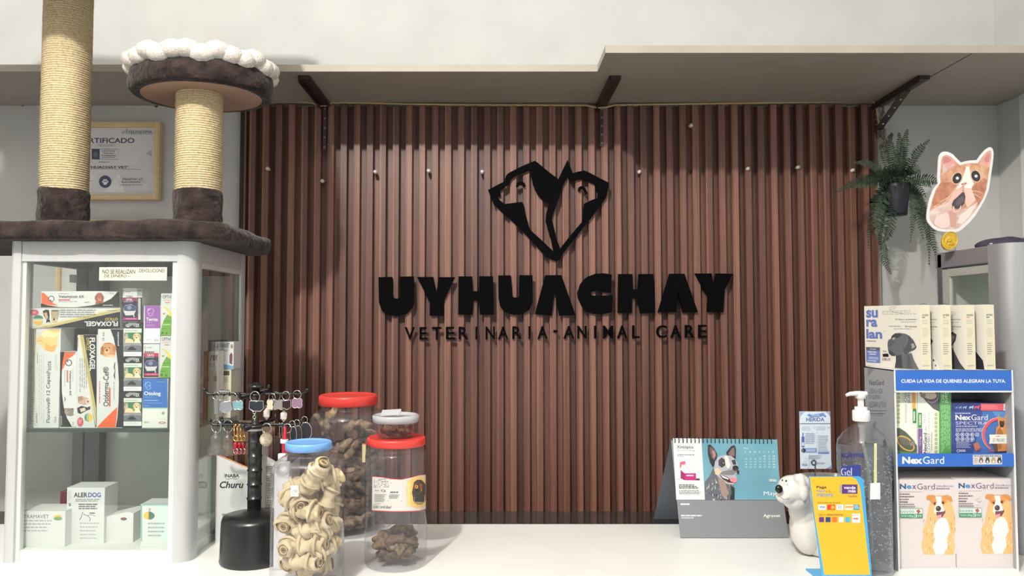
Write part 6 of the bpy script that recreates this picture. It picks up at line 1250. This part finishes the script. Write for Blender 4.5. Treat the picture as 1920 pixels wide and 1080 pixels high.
# bag lying on it
mb = MB(); b = bmesh.new(); bmesh.ops.create_icosphere(b, subdivisions=4, radius=1)
cx_ = xof(1905, 450, 1.70); 
for v in b.verts:
    v.co = Vector((v.co.x*.085, v.co.y*.055, max(v.co.z, -.35)*.018)); w = noise.noise(v.co*30)*.006; v.co.z += w if v.co.z > -.004 else 0; v.co.x += noise.noise(v.co*22+Vector((3,0,0)))*.006
mb.bm(b, noisy('dark_plum_fabric',(34,30,44),(62,56,74),nscale=40,rough=.8,bump=.5,bdist=.003), Matrix.Translation((cx_, 1.70, ZRT+.0095)), True)
for px, py in ((1856.5,457),(1859.5,456.4)): mb.ball(at(px, py+.2, 1.655), (.0016,.0012,.0016), mat((230,230,230),.4), 1)
mb.build('fabric_pouch', label='flat crumpled dark plum fabric pouch lying on the right glass cabinet', cat='pouch')

# ================================================================ cat cut-out and coin
Yk = 1.735; ZX = (1720, 270, 5.143)
t = thing('cat_cutout', 'cardboard cut-out of a shocked ginger cat face with white border over the right cabinet', 'cut-out', at(1795, 470, Yk))
OUT = [(200,380),(195,330),(200,220),(205,140),(214,105),(235,80),(262,72),(292,74),(340,97),(380,138),(420,178),(460,166),(500,159),(575,155),(615,98),(660,50),(690,31),(712,32),(728,50),(736,90),(732,150),(724,210),(705,340),(690,440),(668,500),(640,560),(600,625),(560,690),(500,760),(440,815),(410,838),(380,850),(330,854),(290,850),(235,845),(190,835),(150,812),(120,780),(100,750),(92,720),(92,680),(97,630),(120,530),(150,440)]
INN = [(225,370),(218,320),(224,230),(230,160),(240,122),(262,107),(290,107),(325,124),(370,168),(410,207),(460,190),(505,184),(580,186),(625,124),(668,76),(692,62),(708,66),(714,100),(710,150),(700,215),(680,340),(665,440),(642,505),(612,560),(575,620),(535,676),(480,735),(425,786),(400,808),(372,820),(330,824),(290,822),(240,818),(200,808),(165,788),(140,760),(122,730),(115,700),(118,640),(142,540),(175,448)]
L = [at(ZX[0]+x/ZX[2], ZX[1]+y/ZX[2], Yk) for x, y in OUT]; mb = MB(); mb.prism([L], (0,.003,0), mat((222,221,222),.5)); d = Draw(mb, front(Yk), ZX)
FUR = noisy('printed_ginger_fur', (186,132,102), (216,176,150), (1,1,1), nscale=55, detail=5, rough=.5, lo=.35, hi=.65); FURP = noisy('printed_pale_fur', (194,158,150), (222,202,196), (1,1,1), nscale=45, detail=5, rough=.5, lo=.35, hi=.65); FURD = noisy('printed_dark_ginger_fur', (158,100,78), (196,138,110), (1,1,1), nscale=60, detail=5, rough=.5, lo=.35, hi=.65)
d.poly(INN, FUR)
d.poly([(240,130),(262,110),(300,115),(350,160),(380,195),(300,200),(240,215)], (212,150,146)); d.poly([(250,205),(330,195),(372,200),(300,240),(236,300)], FURP); d.poly([(245,135),(268,118),(300,128),(330,160),(290,180),(250,190)], (186,124,124)); d.poly([(600,186),(640,120),(690,66),(708,72),(700,170),(680,215),(650,200)], (214,156,150)); d.poly([(640,150),(690,80),(698,120),(690,170),(660,180)], (190,128,126))
d.poly([(180,440),(225,375),(320,365),(380,400),(330,470),(250,560),(150,600),(128,640),(150,530)], FURD); d.poly([(560,380),(640,330),(680,345),(660,440),(630,530),(590,590),(560,520),(520,450)], FURD)
d.poly([(118,650),(200,600),(300,560),(340,640),(480,620),(580,560),(540,670),(480,735),(425,786),(372,820),(290,822),(200,808),(140,760),(116,700)], FURP); d.poly([(180,700),(280,660),(330,700),(300,800),(240,812),(160,770)], (226,202,196)); d.poly([(420,680),(520,600),(560,600),(500,700),(430,770),(380,760)], (232,214,208)); d.poly([(300,650),(340,640),(380,680),(370,800),(320,800)], (196,152,142))
d.poly([(470,215),(500,215),(505,260),(515,330),(545,380),(520,430),(470,440),(440,400),(400,430),(370,440),(400,390),(430,340),(455,270)], (238,228,222)); d.poly([(420,215),(440,215),(435,270),(415,300)], (206,150,116)); d.poly([(540,200),(556,200),(548,260),(528,270)], (206,150,116)); d.poly([(350,460),(420,430),(440,460),(330,600),(310,640),(300,560)], (222,180,172)); d.poly([(445,420),(520,430),(560,540),(480,620),(462,560),(455,480)], (226,190,182))
for cx, cy, r in ((382,330,28),(562,310,-22)): d.ell(cx,cy,52,62,(206,176,150),r); d.ell(cx,cy,41,54,(38,38,42),r); d.ell(cx+4,cy-2,15,15,(206,202,214)); d.ell(cx+2,cy+4,26,32,(58,58,64),r); d.ell(cx+2,cy,15,14,(214,210,222))
d.poly([(418,385),(440,375),(470,370),(474,384),(452,400),(446,425),(438,425),(436,400)], (206,150,146)); d.ell(430,388,9,5,(120,76,76)); d.ell(466,380,9,5,(120,76,76))
d.poly([(432,465),(452,470),(462,510),(452,570),(420,610),(380,628),(345,615),(330,585),(345,545),(385,510)], (70,62,66)); d.poly([(400,520),(440,500),(448,550),(410,590),(365,590),(370,550)], (92,86,90)); d.line([(432,462),(440,425)], 6, (200,150,146)); d.poly([(345,600),(352,598),(356,640),(346,636)], (240,220,216)); d.poly([(412,600),(422,590),(416,625),(400,640)], (240,220,216)); d.poly([(330,650),(350,630),(360,640),(400,640),(415,630),(400,660),(350,665)], (222,180,176))
for w in ([(310,505),(250,540),(180,588)],[(315,520),(260,570),(205,625)],[(500,470),(560,490),(622,530)],[(505,455),(570,455),(636,480)],[(498,490),(530,540),(545,590)],[(510,480),(540,520),(556,560)]): d.line(w, [2.5,4,1.5], (238,226,220))
mb.build('card', t)
mb = MB(); mb.tube([at(1790,430,Yk+.0045), Vector((at(1790,430,Yk+.0045).x, Yk+.0045, ZRT))], .0013, glassy('clear_stick',(236,236,236),1.45,.05,.1), 8); mb.lathe([(.014,0),(.014,.0015),(0,.0015)], (xof(1790,430,Yk), Yk+.0045, ZRT), glassy('clear_foot',(236,236,236),1.45,.05,.1), 24); mb.build('stick', t, label='clear stick')
mb = MB(); cc = at(1781, 453.5, Yk-.018); GOLDC = noisy('gold_foil',(196,158,40),(224,190,76),nscale=160,rough=.35,metal=.35,bump=.6,bdist=.0012); e1_ = Vector((math.cos(1.15),0,math.sin(1.15))); e2_ = Vector((-math.sin(1.15),0,math.cos(1.15)))
Lc = [cc + e1_*(.0225*math.cos(2*PI*i/40)) + e2_*(.0178*math.sin(2*PI*i/40)) for i in range(40)]; mn = min(p.z for p in Lc); Lc = [p + Vector((0,0,ZRT+.0005-mn)) for p in Lc]; cc = sum(Lc, Vector())/40
mb.prism([Lc], (0,.004,0), GOLDC); mb.tube([cc+(p-cc)*.95 + Vector((0,-.0003,0)) for p in Lc], .0012, GOLDC, 6, True); mb.ball(cc+Vector((-.001,0,.003)), (.0075,.0012,.0065), GOLDC, 2); mb.ball(cc+Vector((.003,0,-.007)), (.0085,.001,.004), GOLDC, 2); mb.ball(cc+Vector((-.008,0,-.002)), (.003,.001,.006), GOLDC, 2); mb.build('gold_coin', label='large gold foil coin standing on the right cabinet below the cat cut-out', cat='coin')

# white sheet on the right wall
mb = MB(); Ys = (XR-.005)*F/(1922-CX); mb.box((XR-.005, Ys-.30, zof(445,Ys)), (XR-.001, Ys, zof(172,Ys)), mat((220,221,220),.5), .001); mb.build('white_board', label='white board on the right-hand wall at the very edge of view', cat='board')

# ================================================================ hanging fern
Yf = 2.16; t = thing('potted_fern', 'green fern in a dark blue pot hanging at the right edge of the panelling', 'fern', at(1684, 405, Yf))
mb = MB(); kf = 1/pxm(Yf); zt_ = zof(345,Yf); zb_ = zof(404,Yf); xf = xof(1681,375,Yf); mb.lathe([(0,0),(17*kf,0),(18*kf,.004),(22*kf,(zt_-zb_)*.9),(23*kf,(zt_-zb_)),(21*kf,zt_-zb_),(20*kf,(zt_-zb_)*.8),(0,(zt_-zb_)*.8)], (xf,Yf,zb_), noisy('dark_blue_pot',(20,23,36),(30,34,48),nscale=20,rough=.5), 32); mb.build('pot', t, label='dark blue pot')
mb = MB(); mb.box((xf-.012, Yf+.02, zt_-.03), (xf+.012, YW-.0008, zt_-.022), mat((60,60,66),.5)); mb.build('wall_hook', t)
LEAF = noisy('fern_green', (34,50,38), (68,88,66), nscale=40, rough=.6); LEAFD = noisy('fern_dark_green', (22,36,28), (46,64,48), nscale=40, rough=.6)
rn = random.Random(12)
def frond(P, l0=.017, m=LEAF, dy=(0,0,0)):
    """arched midrib through three photo points with paired leaflets"""
    a, b, c = [at(px, py, Yf+q) for (px, py), q in zip(P, dy)]
    L = (b-a).length + (c-b).length; n = max(8, int(L/.0062)); mb = MB(); pts = []
    for i in range(n+1): u = i/n; pts.append(a*(1-u)**2 + b*2*u*(1-u) + c*u*u)
    mb.tube(pts, [.0012*(1-.7*i/n) for i in range(n+1)], m, 5)
    for i in range(2, n):
        tg = (pts[i+1]-pts[i-1]).normalized(); vw = Vector((0,-1,0)) + Vector((rn.uniform(-.3,.3),0,rn.uniform(-.3,.3))); sd = tg.cross(vw).normalized(); u = i/n; ll = l0*(math.sin(PI*min(1,.12+.88*u))**.55 if u < .6 else max(.15,(1-u)/.4)**.8)*rn.uniform(.85,1.1)
        for s in (-1, 1):
            dirv = (sd*s + tg*.35 + Vector((0,rn.uniform(-.35,.2),-.12))).normalized(); w = tg*.0025; p0 = pts[i]; p1 = p0+dirv*ll*.5; p2 = p0+dirv*ll+Vector((0,0,-.0015))
            mb.add([p0-w*.5, p1-w, p2, p1+w, p0+w*.5], [(0,1,2,3,4)], m)
    mb.build('frond', t)
o = (1684, 345)
FR_ = [((1688,340),(1690,290),(1685,247)),((1692,340),(1690,280),(1702,241)),((1695,335),(1708,290),(1745,260)),((1695,340),(1712,300),(1726,328)),((1700,345),(1735,325),(1764,345)),((1702,345),(1745,370),(1742,500)),((1704,348),(1740,395),(1757,492)),((1700,352),(1720,375),(1706,456)),((1680,345),(1625,320),(1565,363)),((1680,340),(1640,300),(1600,305)),((1676,350),(1630,360),(1628,470)),((1678,350),(1640,375),(1645,450)),((1672,356),(1676,430),(1655,455)),((1660,450),(1650,480),(1672,516)),((1676,352),(1640,400),(1652,470)),((1682,340),(1660,300),(1652,268)),((1684,340),(1672,290),(1666,256)),((1690,342),(1722,330),(1748,352)),((1700,350),(1728,360),(1725,420)),((1678,346),(1640,335),(1600,352)),((1680,343),(1650,320),(1618,335)),((1684,340),(1700,320),(1712,345)),((1684,340),(1670,315),(1650,330)),((1690,345),(1690,300),(1676,285)),((1678,352),(1658,365),(1650,420)),((1695,345),(1712,330),(1738,372)),((1674,345),(1648,345),(1636,400)),((1698,352),(1716,372),(1732,452))]
for i, P in enumerate(FR_): q = rn.uniform(-.05,.03); frond(P, rn.uniform(.016,.022), LEAF if i % 2 else LEAFD, (0 if i != 13 else -.02, q*.7-.015, q-.02))
for i in range(16): a = rn.uniform(0, 2*PI); r = rn.uniform(28,62); frond(((1684+rn.uniform(-8,8),342),(1684+r*.55*math.cos(a),322-abs(r*.3*math.sin(a))),(1684+r*math.cos(a),338+r*.45*math.sin(a))), rn.uniform(.015,.020), LEAFD, (0,rn.uniform(-.05,.02),rn.uniform(-.08,.03)))

# ================================================================ light, sky, camera
def area(name, loc, size, power, col, rot=None, target=None, shape='DISK', size_y=None):
    l = bpy.data.lights.new(name, 'AREA'); l.shape = shape; l.size = size; l.energy = power; l.color = col
    if size_y: l.size_y = size_y
    o = bpy.data.objects.new(name, l); COL.objects.link(o); o.location = loc
    v = Vector(target)-Vector(loc); o.rotation_euler = v.to_track_quat('-Z','Y').to_euler(); return o
l = bpy.data.lights.new('ceiling_bulb', 'POINT'); l.energy = KEY; l.shadow_soft_size = .045; l.color = (1.0,.95,.88); o = bpy.data.objects.new('ceiling_bulb', l); COL.objects.link(o); o.location = KEYLOC
area('front_fill_light', (.5,-2.3,EYE+.2), 2.6, FRONT_FILL, (.92,.96,1.0), target=(.4,2.3,EYE), shape='RECTANGLE', size_y=1.9)  # soft fill light added behind the camera, no window stands there
W = bpy.data.worlds.new('room_sky'); SC.world = W; W.use_nodes = True; W.node_tree.nodes['Background'].inputs[0].default_value = (.95,.97,1,1); W.node_tree.nodes['Background'].inputs[1].default_value = AMB
cam = bpy.data.cameras.new('camera'); co = bpy.data.objects.new('camera', cam); COL.objects.link(co); co.location = CAMPOS; co.rotation_euler = (PI/2+PITCH, 0, 0)
cam.sensor_width = 36; cam.sensor_fit = 'HORIZONTAL'; cam.lens = F/1920*36; cam.shift_x = (960-CX)/1920; cam.shift_y = 0; cam.clip_start = .02; SC.camera = co
SC.view_settings.view_transform = 'Standard'; SC.view_settings.look = 'None'; SC.view_settings.exposure = EXPO; SC.view_settings.gamma = 1.0; SC.view_settings.use_curve_mapping = False
